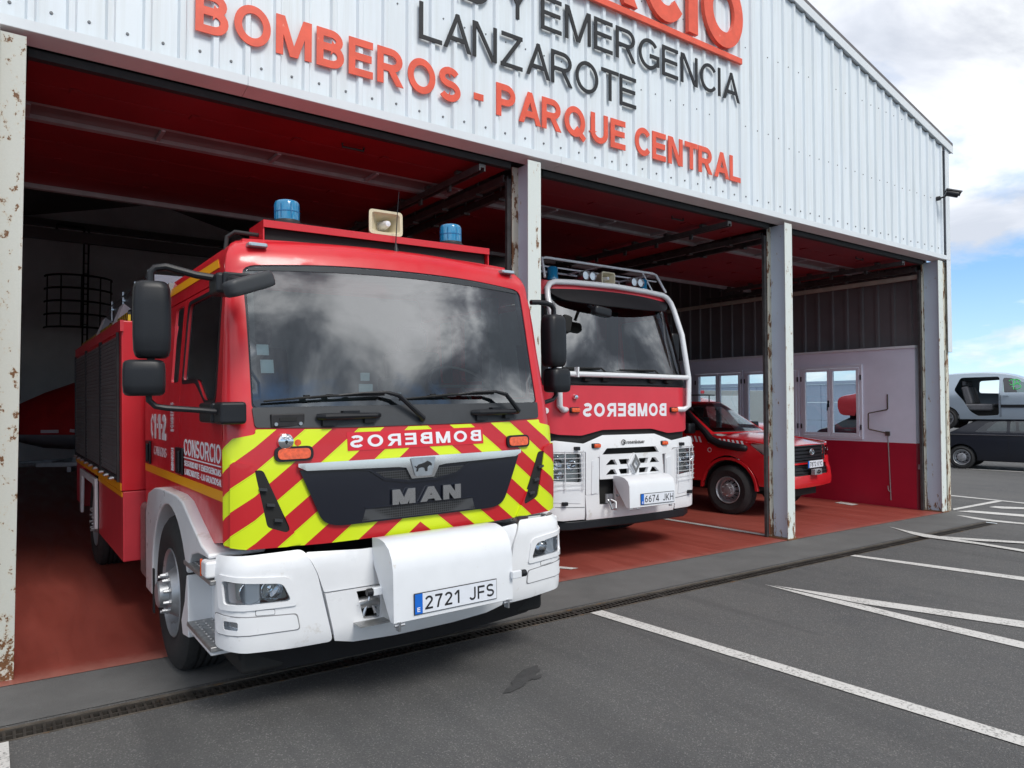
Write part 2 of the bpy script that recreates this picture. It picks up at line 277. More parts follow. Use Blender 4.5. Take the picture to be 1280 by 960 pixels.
# ---------------------------------------------------------------- mesh helpers
_names = {}
def link(me, name, parent=None):
    o = bpy.data.objects.new(name, me); COL.objects.link(o)
    if parent: o.parent = parent
    return o
class MB:
    def __init__(s): s.v = []; s.f = []
    def add(s, vs, fs):
        k = len(s.v); s.v += [tuple(p) for p in vs]; s.f += [tuple(i+k for i in f) for f in fs]; return s
    def bx(s, x0, x1, y0, y1, z0, z1, rot=None):
        vs = [(x, y, z) for z in (z0, z1) for y in (y0, y1) for x in (x0, x1)]
        if rot is not None:
            c = Vector(((x0+x1)/2, (y0+y1)/2, (z0+z1)/2)); R = Euler(rot).to_matrix()
            vs = [tuple(R @ (Vector(p)-c) + c) for p in vs]
        return s.add(vs, [(0,2,3,1),(4,5,7,6),(0,1,5,4),(2,6,7,3),(0,4,6,2),(1,3,7,5)])
    def tube(s, pts, r, n=10, closed=False, cap=True):
        pts = [Vector(p) for p in pts]; m = len(pts); rings = []
        up = Vector((0,0,1))
        for i, p in enumerate(pts):
            a = pts[i-1] if (i > 0 or closed) else p; b = pts[(i+1) % m] if (i < m-1 or closed) else p
            d = (b-a).normalized()
            if i == 0:
                u = d.cross(up)
                if u.length < .1: u = d.cross(Vector((1,0,0)))
                u.normalize()
            else:
                u = (u - d*u.dot(d)).normalized()
            w = d.cross(u); rr = r[i] if isinstance(r, (list, tuple)) else r
            rings.append([p + (u*cos(2*pi*k/n) + w*sin(2*pi*k/n))*rr for k in range(n)])
        k = len(s.v); s.v += [tuple(q) for R in rings for q in R]
        for i in range(m if closed else m-1):
            for j in range(n):
                s.f.append((k+i*n+j, k+i*n+(j+1) % n, k+((i+1) % m)*n+(j+1) % n, k+((i+1) % m)*n+j))
        if cap and not closed:
            s.f.append(tuple(k+j for j in range(n))[::-1]); s.f.append(tuple(k+(m-1)*n+j for j in range(n)))
        return s
    def cyl(s, p0, p1, r0, r1=None, n=24): return s.tube([p0, p1], [r0, r0 if r1 is None else r1], n)
    def lathe(s, prof, org=(0,0,0), axis='x', n=32, cap=False):
        k = len(s.v)
        for r, h in prof:
            for j in range(n):
                a = 2*pi*j/n; c, d = r*cos(a), r*sin(a)
                p = {'x': (h, c, d), 'y': (c, h, d), 'z': (c, d, h)}[axis]
                s.v.append((org[0]+p[0], org[1]+p[1], org[2]+p[2]))
        for i in range(len(prof)-1):
            for j in range(n): s.f.append((k+i*n+j, k+i*n+(j+1) % n, k+(i+1)*n+(j+1) % n, k+(i+1)*n+j))
        if cap:
            s.f.append(tuple(k+j for j in range(n))); s.f.append(tuple(k+(len(prof)-1)*n+j for j in range(n)))
        return s
    def prism(s, poly, axis, a, b):
        """poly in the two other axes (in xyz order), extruded along axis from a to b"""
        def P(p, t): return {'x': (t, p[0], p[1]), 'y': (p[0], t, p[1]), 'z': (p[0], p[1], t)}[axis]
        n = len(poly); k = len(s.v); s.v += [P(p, a) for p in poly] + [P(p, b) for p in poly]
        s.f.append(tuple(k+i for i in range(n))); s.f.append(tuple(k+n+i for i in range(n))[::-1])
        for i in range(n): s.f.append((k+i, k+(i+1) % n, k+n+(i+1) % n, k+n+i))
        return s
    def quad(s, a, b, c, d): return s.add([a, b, c, d], [(0,1,2,3)])
    def build(s, name, m, parent=None, bevel=0, smooth=True, ang=35, seg=2, sub=0):
        me = bpy.data.meshes.new(name); me.from_pydata(s.v, [], s.f)
        bm = bmesh.new(); bm.from_mesh(me); bmesh.ops.recalc_face_normals(bm, faces=bm.faces); bm.to_mesh(me); bm.free()
        if smooth: me.shade_smooth(); me.set_sharp_from_angle(angle=rad(ang))
        me.materials.append(M[m] if isinstance(m, str) else m)
        o = link(me, name, parent)
        if bevel:
            b = o.modifiers.new('bevel', 'BEVEL'); b.width = bevel; b.segments = seg; b.limit_method = 'ANGLE'; b.angle_limit = rad(40); b.harden_normals = True
        if sub:
            q = o.modifiers.new('subd', 'SUBSURF'); q.levels = sub; q.render_levels = sub
        return o
def dens(poly, res, closed=True):
    out = []; n = len(poly)
    for i in range(n if closed else n-1):
        a = Vector(poly[i]); b = Vector(poly[(i+1) % n]); k = max(1, int((b-a).length/res + .5))
        out += [tuple(a + (b-a)*j/k) for j in range(k)]
    if not closed: out.append(tuple(poly[-1]))
    return out
def inside(p, poly):
    x, y = p[0], p[1]; c = False; n = len(poly); j = n-1
    for i in range(n):
        xi, yi = poly[i]; xj, yj = poly[j]
        if (yi > y) != (yj > y) and x < (xj-xi)*(y-yi)/(yj-yi)+xi: c = not c
        j = i
    return c
def outw(f, s):
    f.flip = s < 0; return f
def rnd(poly, r, k=4):
    """round the corners of a polygon"""
    out = []; n = len(poly)
    for i in range(n):
        p = Vector(poly[i][:2]); a = Vector(poly[i-1][:2]); b = Vector(poly[(i+1) % n][:2])
        rr = r if len(poly[i]) < 3 else poly[i][2]
        ra = min(rr, (a-p).length*.45); rb = min(rr, (b-p).length*.45)
        if rr < 1e-4: out.append(tuple(p)); continue
        s, e = p+(a-p).normalized()*ra, p+(b-p).normalized()*rb
        for j in range(k+1):
            t = j/k; out.append(tuple((1-t)**2*s + 2*t*(1-t)*p + t*t*e))
    return out
def skin(name, pos, outer, m, parent=None, holes=(), res=.06, off=0., th=.012, ang=40, rim=True, smooth=True):
    """a panel: polygon with holes in (across, up) metres, laid on surface pos(a,z)"""
    outer = dens(outer, res); holes = [dens(h, res) for h in holes]
    vs = []; ed = []
    for lp in [outer]+holes:
        k = len(vs); vs += [Vector(p) for p in lp]; ed += [(k+i, k+(i+1) % len(lp)) for i in range(len(lp))]
    xs = [p[0] for p in outer]; ys = [p[1] for p in outer]
    nb = len(vs); x = min(xs)+res/2
    while x < max(xs):
        y = min(ys)+res/2
        while y < max(ys):
            if inside((x, y), outer) and not any(inside((x, y), h) for h in holes):
                if min((x-q.x)**2+(y-q.y)**2 for q in vs[:nb]) > (res*.45)**2: vs.append(Vector((x, y)))
            y += res
        x += res
    V, E_, F_, *_ = delaunay_2d_cdt(vs, ed, [], 0, 1e-6)
    fs = []
    for f in F_:
        c = sum((V[i] for i in f), Vector((0,0)))/len(f)
        if inside(c, outer) and not any(inside(c, h) for h in holes): fs.append(tuple(f))
    flip = getattr(pos, 'flip', False)
    def P(a, z, o):
        p = Vector(pos(a, z)); e = .004
        da = Vector(pos(a+e, z))-Vector(pos(a-e, z)); dz = Vector(pos(a, z+e))-Vector(pos(a, z-e))
        n = da.cross(dz); n.normalize()
        return p-n*o if flip else p+n*o
    me = bpy.data.meshes.new(name)
    top = [P(v.x, v.y, off) for v in V]; n = len(V)
    pts = top[:]; faces = list(fs)
    if th > 0:
        pts += [P(v.x, v.y, off-th) for v in V]; faces += [tuple(i+n for i in f[::-1]) for f in fs]
        cnt = {}
        for f in fs:
            for i in range(len(f)):
                a, b = f[i], f[(i+1) % len(f)]
                cnt[(a, b)] = 1
        for (a, b) in list(cnt):
            if (b, a) not in cnt: faces.append((b, a, a+n, b+n))
    me.from_pydata([tuple(p) for p in pts], [], faces)
    uvl = me.uv_layers.new(name='metres')
    for l in me.loops:
        v = V[l.vertex_index % n]; uvl.data[l.index].uv = (v.x, v.y)
    if smooth: me.shade_smooth(); me.set_sharp_from_angle(angle=rad(ang))
    me.materials.append(M[m] if isinstance(m, str) else m)
    return link(me, name, parent)
def empty(name, loc=(0,0,0), rot=(0,0,0)):
    o = bpy.data.objects.new(name, None); COL.objects.link(o); o.location = loc; o.rotation_euler = rot; o.empty_display_size = .2; return o
def tag(o, label, cat, group=None):
    o['label'] = label; o['category'] = cat
    if group: o['group'] = group
    return o
def struct(o): o['kind'] = 'structure'; return o
def kids(o): return [c for c in bpy.data.objects if c.parent == o]
def copy_tree(o, parent=None):
    c = o.copy(); COL.objects.link(c); c.parent = parent
    for ch in kids(o): copy_tree(ch, c)
    return c
# text: letters drawn as strokes of even width, merged into one outline
_gc = {}
def arc(cx, cy, rx, ry, a0, a1, n=10): return [(cx+rx*cos(rad(a0+(a1-a0)*i/n)), cy+ry*sin(rad(a0+(a1-a0)*i/n))) for i in range(n+1)]
def strokes(c, t):
    """(width, strokes) of a capital one unit high with pen width t"""
    h = t/2; L = h; B = h; T = 1-h; m = .5
    def W_(w): return w, w-h
    if c == 'A': w, R = .94, 0; return w, [[(h*.75,-.1),(h*.75-.0+(w/2-h*.75)*1.1/1.06,1.0)], [(w-h*.75,-.1),(w-h*.75-(w/2-h*.75)*1.1/1.06,1.0)], [(.2,.30),(w-.2,.30)]]
    if c == 'B': w, R = W_(.80); return w, [[(L,0),(L,1)], [(L,T),(R-.30,T)]+arc(R-.29,(T+.54)/2,.25,(T-.54)/2,90,-90)+[(L,.54)], [(L,.54),(R-.27,.54)]+arc(R-.27,(.54+B)/2,.27,(.54-B)/2,90,-90)+[(L,B)]]
    if c == 'C': w, R = W_(.88); cx = (L+R)/2; return w, [arc(cx,m,(R-L)/2,m-h,38,322,26)]
    if c == 'D': w, R = W_(.86); return w, [[(L,0),(L,1)], [(L,T),(R-.42,T)]+arc(R-.40,m,.40,m-h,90,-90,16)+[(L,B)]]
    if c == 'E': w, R = W_(.74); return w, [[(L,0),(L,1)], [(L,T),(w,T)], [(L,.52),(w-.04,.52)], [(L,B),(w,B)]]
    if c == 'F': w, R = W_(.70); return w, [[(L,0),(L,1)], [(L,T),(w,T)], [(L,.49),(w-.05,.49)]]
    if c == 'G': w, R = W_(.92); cx = (L+R)/2; return w, [arc(cx,m,(R-L)/2,m-h,40,318,26)+[(R,.22),(R,.50)], [(cx+.04,.46),(w,.46)]]
    if c == 'H': w, R = W_(.82); return w, [[(L,0),(L,1)], [(R,0),(R,1)], [(L,.53),(R,.53)]]
    if c == 'I': return t, [[(L,0),(L,1)]]
    if c == 'J': w, R = W_(.62); return w, [[(R,1),(R,.3)]+arc((L+R)/2,.28,(R-L)/2,.28-h,0,-170,14)]
    if c == 'K': w, R = W_(.86); return w, [[(L,0),(L,1)], [(w-h*.9,1.08),(L,.33)], [(.30,.52),(w-h*.6,-.06)]]
    if c == 'L': w, R = W_(.70); return w, [[(L,0),(L,1)], [(L,B),(w,B)]]
    if c == 'M': w, R = W_(.98); return w, [[(L,0),(L,1)], [(R,0),(R,1)], [(L*1.15,1.06),(w/2,-.02)], [(w-L*1.15,1.06),(w/2,-.02)]]
    if c == 'N': w, R = W_(.82); return w, [[(L,0),(L,1)], [(R,0),(R,1)], [(L*1.1,1.06),(w-L*1.1,-.06)]]
    if c == 'O': w, R = W_(.94); return w, [arc((L+R)/2,m,(R-L)/2,m-h,0,360,34)]
    if c == 'P': w, R = W_(.76); return w, [[(L,0),(L,1)], [(L,T),(R-.28,T)]+arc(R-.27,(T+.44)/2,.27,(T-.44)/2,90,-90)+[(L,.44)]]
    if c == 'Q': w, R = W_(.94); return w, [arc((L+R)/2,m,(R-L)/2,m-h,0,360,34), [(.52,.30),(w-.02,-.04)]]
    if c == 'R': w, R = W_(.86); return w, [[(L,0),(L,1)], [(L,T),(R-.34,T)]+arc(R-.32,(T+.46)/2,.27,(T-.46)/2,90,-90)+[(L,.46)], [(R-.36,.47),(w-h*.9,-.06)]]
    if c == 'S': w, R = W_(.78); cx = (L+R)/2; r = (T-.51)/2; q = (.51-B)/2; return w, [arc(cx,T-r,(R-L)/2-.02,r,28,90,6)+arc(cx,T-r,(R-L)/2-.02,r,90,262,14)+arc(cx,B+q,(R-L)/2,q,82,-90,14)+arc(cx,B+q,(R-L)/2,q,-90,-154,6)]
    if c == 'T': w = .76; return w, [[(w/2,0),(w/2,1)], [(0,T),(w,T)]]
    if c == 'U': w, R = W_(.82); return w, [[(L,1),(L,.36)]+arc((L+R)/2,.36,(R-L)/2,.36-h,180,360,16)+[(R,1)]]
    if c == 'V': w = .90; return w, [[(h*.8,1.08),(w/2,-.0)], [(w-h*.8,1.08),(w/2,-.0)]]
    if c == 'Y': w = .90; return w, [[(h*.8,1.1),(w/2,.42)], [(w-h*.8,1.1),(w/2,.42)], [(w/2,0),(w/2,.46)]]
    if c == 'Z': w = .78; return w, [[(.03,T),(w,T)], [(0,B),(w,B)], [(w-h*1.1,T),(h*1.1,B)]]
    if c == '-': return .36, [[(0,.38),(.36,.38)]]
    if c == '1': return .42, [[(.42-h,0),(.42-h,1)], [(.42-h*1.2,.98),(.02,.70)]]
    if c == '2': w = .66; R = w-h; return w, [arc(w/2,.70,R-w/2,.30-h,165,-30,14)+[(L+.02,B+.02)], [(0,B),(w,B)]]
    if c == '4': w = .68; return w, [[(w-.2,0),(w-.2,1)], [(0,.27),(w,.27)], [(w-.2,.98),(.05,.27)]]
    if c == '6': w = .66; R = w-h; return w, [arc(w/2,.32,R-w/2,.32-h,0,360,22), arc(R+.12,.33,R-L+.12,T-.33,105,180,12)]
    if c == '7': w = .64; return w, [[(0,T),(w,T)], [(w-h,T),(.34,.5),(.22,0)]]
    if c == '8': w = .66; R = w-h; return w, [arc(w/2,.29,R-w/2,.29-h,0,360,22), arc(w/2,.76,R-w/2-.03,.24-h,0,360,20)]
    if c == '.': return t, [[(L,0),(L,t)]]
    if c == ',': return t, [[(L,-.1),(L,t)]]
    # lower case
    if c == 'r': return .36, [[(L,0),(L,.70)], arc(.36,.30,.36-L,.40-h,95,170,8)]
    if c == 'o': w, R = W_(.60); return w, [arc((L+R)/2,.35,(R-L)/2,.35-h,0,360,20)]
    if c == 's': w, R = W_(.50); cx = (L+R)/2; return w, [arc(cx,.52,(R-L)/2,.17-h*.8,30,262,12)+arc(cx,.18,(R-L)/2,.18-h*.8,82,-150,12)]
    if c == 'e': w, R = W_(.58); return w, [arc((L+R)/2,.35,(R-L)/2,.35-h,-40,-360,20), [(L,.36),(R,.36)]]
    if c == 'n': w, R = W_(.56); return w, [[(L,0),(L,.70)], arc((L+R)/2,.40,(R-L)/2,.30-h,180,0,12)+[(R,0)]]
    if c == 'b': w, R = W_(.60); return w, [[(L,0),(L,1)], arc((L+R)/2,.35,(R-L)/2,.35-h,0,360,20)]
    if c == 'a': w, R = W_(.58); return w, [[(R,0),(R,.70)], arc((L+R)/2,.35,(R-L)/2,.35-h,0,360,20)]
    if c == 'u': w, R = W_(.56); return w, [[(R,0),(R,.70)], [(L,.70)]+arc((L+R)/2,.30,(R-L)/2,.30-h,180,360,12)]
    return strokes('I', t)
def glyph(c, t):
    if (c, t) in _gc: return _gc[(c, t)]
    w, st_ = strokes(c, t); polys = []; h = t/2
    for s in st_:
        s = [Vector(p) for p in s]; n = len(s); closed = (s[0]-s[-1]).length < 1e-4
        lf, rt = [], []
        for i, p in enumerate(s):
            a = s[i-1] if i > 0 else (s[-2] if closed else None); b = s[i+1] if i < n-1 else (s[1] if closed else None)
            d0 = (p-a).normalized() if a is not None else (b-p).normalized(); d1 = (b-p).normalized() if b is not None else d0
            n0 = Vector((-d0.y, d0.x)); n1 = Vector((-d1.y, d1.x)); mm = (n0+n1)
            if mm.length < .2: mm = n0
            mm.normalize(); k = h/max(.5, mm.dot(n0)); lf.append(p+mm*k); rt.append(p-mm*k)
        for i in range(n-1): polys.append([tuple(lf[i]), tuple(lf[i+1]), tuple(rt[i+1]), tuple(rt[i])])
    lo, hi = (-.14, 0.0) if False else (0.0, 1.0)
    if c in 'Q,': lo = -.12
    V = []; E = []
    for q in polys:
        k = len(V); V += [Vector(p) for p in q]; E += [(k,k+1),(k+1,k+2),(k+2,k+3),(k+3,k)]
    for y in (lo, hi): k = len(V); V += [Vector((-.3, y)), Vector((w+.3, y))]; E.append((k, k+1))
    ov, oe, of, *_ = delaunay_2d_cdt(V, E, [], 0, 1e-5)
    fs = []
    for f in of:
        cc = sum((ov[i] for i in f), Vector((0,0)))/len(f)
        if lo < cc.y < hi and any(inside(cc, q) for q in polys): fs.append(tuple(f))
    used = sorted({i for f in fs for i in f}); mp_ = {o: i for i, o in enumerate(used)}; n = len(used)
    vs = [(ov[i].x, ov[i].y, .5) for i in used] + [(ov[i].x, ov[i].y, -.5) for i in used]
    F2 = [tuple(mp_[i] for i in f) for f in fs]; out = list(F2) + [tuple(i+n for i in f[::-1]) for f in F2]
    es = {(f[i], f[(i+1) % len(f)]) for f in F2 for i in range(len(f))}
    for a, b in es:
        if (b, a) not in es: out.append((b, a, a+n, b+n))
    xs = [v[0] for v in vs]; r = (min(xs), max(xs), vs, out); _gc[(c, t)] = r; return r
def glyphs(s, t=.2, gap=.12):
    out = []; x = 0
    for c in s:
        if c == ' ': x += .36; continue
        a, b, v, f = glyph(c, t); g = gap*(.35 if c in 'AVYTL' else 1)
        out.append((x, x+b-a, [(p[0]-a+x, p[1], p[2]) for p in v], f)); x += b-a+g
    return out
def text(name, s, m, parent, org, ux, uz, width, h, depth=.004, bold=.2, each=False, gap=.12, mirror=False, lift=0, ital=0):
    """org: lower left of the writing, ux: direction of writing, uz: up; written width metres wide, cap height h"""
    g = glyphs(s, bold, gap); l = g[0][0]; r = g[-1][1]; k = width/(r-l)
    org = Vector(org); ux = Vector(ux).normalized(); uz = Vector(uz).normalized(); n = ux.cross(uz).normalized()
    obs = []; mb = MB()
    for a, b, v, f in g:
        vs = []
        for p in v:
            x = (p[0]-l)*k + ital*p[1]*h
            if mirror: x = width-x
            vs.append(org + ux*x + uz*p[1]*h + n*(lift + (p[2]+.5)*depth))
        if each:
            q = MB(); q.add(vs, f); obs.append(q.build(each if isinstance(each, str) else 'letter', m, parent, smooth=False))
        else: mb.add(vs, f)
    if each: return obs
    return mb.build(name, m, parent, smooth=False)

# ---------------------------------------------------------------- ground
def sheet(name, pts, z, m, up=True):
    mb = MB(); mb.add([(x, y, z) for x, y in pts], [tuple(range(len(pts)))]); o = mb.build(name, m, None, smooth=False); return struct(o)
DR0, DR1 = -.985, -.80
mb = MB()   # asphalt with a slot left for the drain
for x0, x1, y0, y1 in ((-300,300,-300,DR0), (-300,-4,DR0,DR1), (11.9,300,DR0,DR1), (-300,300,DR1,400)):
    mb.quad((x0,y0,0),(x1,y0,0),(x1,y1,0),(x0,y1,0))
struct(mb.build('asphalt_ground', 'asphalt', smooth=False))
sheet('apron_strip', [(-4.2,-.765),(12.3,-.765),(12.7,-.02),(-4.2,-.02)], .004, 'apron')
sheet('garage_floor', [(-4.2,-.055),(.9,-.12),(4.4,-.03),(8.4,-.02),(12.5,-.03),(12.5,20),(-4.2,20)], .008, 'floor')
def line(pts, z=.012, thin=False): return sheet('painted_line', pts, z, 'line')
line([(4.018,-.985),(4.15,-.985),(4.62,-8.4),(4.50,-8.4)], .006)
line([(6.006,-1.224),(5.95,-1.72),(5.93,-2.18),(5.90,-2.66),(5.90,-4.6),(6.05,-4.6),(6.065,-3.34),(6.06,-2.57),(6.074,-2.13)], .006)
line([(6.04,-1.30),(6.085,-1.98),(6.098,-2.116),(6.224,-2.49),(6.454,-3.213),(6.85,-4.6),(7.05,-4.6),(6.64,-3.12),(6.243,-1.962)], .0065)
line([(7.93,-.985),(8.03,-.985),(8.36,-2.54),(8.62,-3.9),(8.46,-3.9),(8.19,-2.60)], .006)
line([(10.263,-.229),(10.136,-.514),(10.06,-.793),(10.037,-1.023),(9.90,-2.0),(9.80,-2.9),(9.66,-2.9),(9.76,-2.045),(9.846,-1.513),(9.83,-1.088),(9.82,-.913),(9.90,-.73)], .0125)
line([(10.03,-.98),(10.232,-1.357),(10.489,-1.791),(11.0,-2.6),(10.85,-2.6),(10.348,-1.841),(10.072,-1.422),(9.96,-1.096)], .013)
line([(12.228,-.268),(12.253,-.365),(12.16,-.755),(12.21,-1.186),(12.35,-2.2),(12.2,-2.2),(12.065,-1.236),(11.98,-.847),(12.06,-.572)], .0065)
line([(12.691,-.071),(12.965,-.18),(13.157,-.851),(13.5,-1.9),(13.25,-1.9),(12.891,-.945),(12.785,-.505),(12.721,-.261)], .0065)
line([(13.651,-.168),(13.856,-.183),(14.077,-.527),(14.6,-1.4),(14.35,-1.4),(13.84,-.611),(13.62,-.365)], .0065)
line([(14.889,.945),(14.766,-.284),(14.74,-1.2),(14.60,-1.2),(14.62,-.351),(14.692,.078),(14.744,.945)], .0065)
line([(12.948,.096),(14.66,.117),(14.66,.010),(12.762,.000)], .007)
line([(21.15,5.2),(21.3,5.2),(21.95,.8),(21.8,.8)], .0065)
line([(8.17,2.28),(8.27,2.28),(8.33,.24),(8.22,.24)], .014)
line([(12.02,1.62),(12.22,1.62),(12.13,1.25),(11.93,1.25)], .014)
line([(4.70,.62),(4.80,.62),(5.0,.30),(4.90,.30)], .014)
line([(.02,-1.0),(.095,-1.0),(.10,-2.4),(.02,-2.4)], .0065)
# oil stain: a thin irregular patch
random.seed(3)
def blot(cx, cy, rx, ry, ang, n=40, z=.004):
    pts = []
    for i in range(n):
        t = 2*pi*i/n; r = 1+.12*sin(3*t+cx*9)+.10*sin(5*t+cy*7)+random.uniform(-.08,.08)
        x, y = rx*r*cos(t), ry*r*sin(t); pts.append((cx+x*cos(ang)-y*sin(ang), cy+x*sin(ang)+y*cos(ang)))
    return sheet('oil_stain', pts, z, M['stain'])
M['stain'] = mat('oil_stain_film', (.056,.056,.057), .7, bump=(110,.4), var=(20,.8))
blot(2.83,-1.745,.10,.050,.35); blot(2.75,-1.80,.095,.055,.6,z=.0044); blot(2.66,-1.86,.10,.045,.75,z=.0048); blot(2.56,-1.92,.065,.028,.3,z=.0052); blot(2.80,-1.855,.05,.022,.2,z=.0056)
# trench drain
dr = tag(empty('trench_drain', (0,0,0)), 'long rusty black drain grating set in the asphalt in front of the garage', 'drain')
mb = MB(); mb.bx(-4,11.9,DR0-.0,DR1,-.16,-.14); mb.bx(-4,11.9,DR0-.004,DR0+.012,-.15,.003); mb.bx(-4,11.9,DR1-.012,DR1+.004,-.15,.003)
mb.build('channel', mat('drain_channel', (.10,.085,.07), .8, .2, var=(9,.6), grime=(5,.58,(.16,.09,.04))), dr, smooth=False)
g0 = None
M['grate'] = mat('cast_iron_grate', (.050,.044,.038), .65, .4, var=(14,.6), grime=(9,.62,(.11,.07,.04)))
for i in range(16):
    x0 = -3.99+i*.993
    if g0 is None:
        mb = MB(); L = .985; a, b = DR0+.016, DR1-.016
        mb.bx(0,L,a,a+.016,-.030,-.004); mb.bx(0,L,b-.016,b,-.030,-.004); mb.bx(0,L,(a+b)/2-.006,(a+b)/2+.006,-.028,-.007)
        nb = 22
        for k in range(nb+1):
            xx = k*(L-.014)/nb; mb.bx(xx,xx+.014+(.010 if k in (0,nb) else 0),a+.016,b-.016,-.030,-.0055)
        g0 = mb.build('grate', 'grate', dr, smooth=False); g = g0
    else:
        g = g0.copy(); COL.objects.link(g)
    g.location.x = x0

# ---------------------------------------------------------------- fire station building
st = tag(empty('fire_station', (4.2,10,0)), 'pale ribbed metal fire station hall with open bays and red lettering over them', 'building'); OX, OY = 4.2, 10
class LB(MB):           # builder whose coordinates are world ones, stored relative to the station's origin
    def build(s, *a, **k): s.v = [(x-OX, y-OY, z) for x, y, z in s.v]; return MB.build(s, *a, **k)
RX, RZ, SL = 4.2, 8.10, .2545
def roofz(x): return RZ-abs(x-RX)*SL
LZ = 4.10
# sheets of ribbed cladding, four ribs each
PIT = .2245
def clad(x0, nr, xe=None):
    xs = []
    for k in range(nr):
        b = x0+k*PIT; xs += [(b,0),(b+.155,0),(b+.170,-.028),(b+.205,-.028),(b+.220,0)]
    xs.append((x0+nr*PIT+.006, -.0035))
    if xe: xs = [(min(x, xe), y) for x, y in xs if x <= xe+.03]
    q = LB(); n = len(xs)
    zs = [LZ, 5.0, 6.0]
    for x, y in xs:
        for z in zs+[roofz(x)-.05]: q.v.append((x, y, min(z, roofz(x)-.05)))
    for i in range(n-1):
        for j in range(3):
            a = i*4+j; q.f.append((a, a+4, a+5, a+1))
    return q.build('cladding_sheet', 'clad', st, smooth=False)
x = -4.30; i = 0
while x < 12.55:
    clad(x, 4, 12.60); x += 4*PIT; i += 1
q = LB()                                        # fixing screws in rows
for row in (4.25, 5.12, 6.1, 7.0):
    x = -4.30+.075
    while x < 12.6:
        if row < roofz(x)-.12 and not (row > 4.5 and random.random() < .12):
            zj = row+random.uniform(-.008,.008) + (-.09 if (row == 5.12 and x > 8.2) else 0); xj = x+random.uniform(-.012,.012)
            if row == 4.25: q.cyl((xj,.001,zj),(xj,-.007,zj),.0115,.009,8)
            else: q.cyl((xj,.001,zj),(xj,-.006,zj),.0085,.007,6)
        x += PIT
o = q.build('screw', mat('screw_washer', (.16,.17,.18), .5, .3), st); o['kind'] = 'stuff'
# head flashing, soffit, rake and corner trims
for a, b in ((-4.3,-1.5),(-1.497,1.50),(1.503,4.5),(4.503,7.5),(7.503,10.5),(10.503,12.72)):
    q = LB(); q.prism([(-.036,4.150),(-.036,4.082),(-.029,4.079),(-.030,4.150)], 'x', a, b); q.build('head_flashing', 'clad_trim', st, smooth=False)
    q = LB(); q.prism([(-.034,4.079),(.125,4.050),(.125,4.056),(-.034,4.086)], 'x', a, b); q.build('soffit_sheet', 'trim_under', st, smooth=False)
q = LB(); q.bx(-4.3,12.70,.128,.175,4.075,4.35); q.build('lintel_beam', 'dark_metal', st, smooth=False)
for sgn, xa, xb in ((-1,-4.42,4.2),(1,4.2,12.83)):
    q = LB(); za, zb = roofz(xa), roofz(xb)
    for (dz0, dz1, y0, y1) in ((-.045,.075,-.060,-.048),(-.030,-.018,-.048,.02),(.063,.075,-.048,.30)):
        q.add([(x, y, z+d) for d in (dz0, dz1) for y in (y0, y1) for x, z in ((xa,za),(xb,zb))], [(0,2,3,1),(4,5,7,6),(0,1,5,4),(2,6,7,3),(0,4,6,2),(1,3,7,5)])
    q.build('rake_trim', 'clad_trim', st, smooth=False)
q = LB(); q.prism([(12.60,-.034),(12.735,-.034),(12.735,.16),(12.728,.16),(12.728,-.027),(12.60,-.027)], 'z', 2.58, 5.93); q.build('corner_trim', 'clad_trim', st, smooth=False)
# roof, walls
for xa, xb in ((-4.45,4.2),(4.2,12.85)):
    q = LB(); q.add([(x, y, roofz(x)+d) for d in (.078,.14) for y in (-.05,20.2) for x in (xa, xb)], [(0,2,3,1),(4,5,7,6),(0,1,5,4),(2,6,7,3),(0,4,6,2),(1,3,7,5)])
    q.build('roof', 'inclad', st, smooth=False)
q = LB(); q.prism([(-4.4,0),(12.7,0),(12.7,roofz(12.7)+.09),(4.2,8.19),(-4.4,roofz(-4.4)+.09)], 'y', 20.0, 20.19); q.build('back_wall', 'darkwall', st, smooth=False)
q = LB(); q.bx(-4.4,-4.2,.2,20,0,5.95); q.build('side_wall', 'darkwall', st, smooth=False)
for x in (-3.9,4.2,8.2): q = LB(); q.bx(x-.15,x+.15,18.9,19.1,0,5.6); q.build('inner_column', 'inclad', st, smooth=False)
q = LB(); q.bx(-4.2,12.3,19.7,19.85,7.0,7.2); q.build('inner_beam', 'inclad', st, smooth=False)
for k in range(3):
    for j in range(2):
        x, z = 4.7+k*.42+(j*.12), 4.3-j*.4; q = LB(); q.bx(x,x+.2,19.985,19.999,z,z+.14); q.build('vent_hole', 'seam', st, smooth=False)
q = LB(); q.prism([(-4.3,4.36),(12.58,4.36),(12.58,roofz(12.58)+.07),(4.2,8.17),(-4.3,roofz(-4.3)+.07)], 'y', .05, .07); q.build('gable_leak_stop', 'inclad', st, smooth=False)  # unseen sheet added to stop light leaking in along the roof line
# rolled steel posts between the bays: front flange, web, back flange
def post(xr, w=.155, dep=.27, z1=4.05, y0=-.012):
    a, b = xr-w, xr
    q = LB(); q.bx(a,b,y0,y0+.012,0,z1); fr = q.build('post', 'post_front', st, bevel=.003)
    q = LB(); q.bx((a+b)/2-.005,(a+b)/2+.005,y0+.0125,y0+dep-.0125,0,z1); q.build('web', 'post_web', fr, smooth=False)
    q = LB(); q.bx(a,b,y0+dep-.012,y0+dep,0,z1); q.build('back_flange', 'post_back', fr, bevel=.002)
    q = LB(); q.bx(a-.02,b+.02,y0-.02,y0+dep+.02,.005,.02); q.build('base_plate', 'rust', fr, smooth=False)
    return fr
post(4.268); post(8.365); post(12.50, z1=4.05)
# corner post at the right end has a second, rougher channel beside it
q = LB(); q.bx(12.512,12.70,.012,.022,0,4.05); q.bx(12.512,12.522,-.030,.012,0,2.6); q.build('edge_channel', 'post_back', st, smooth=False)
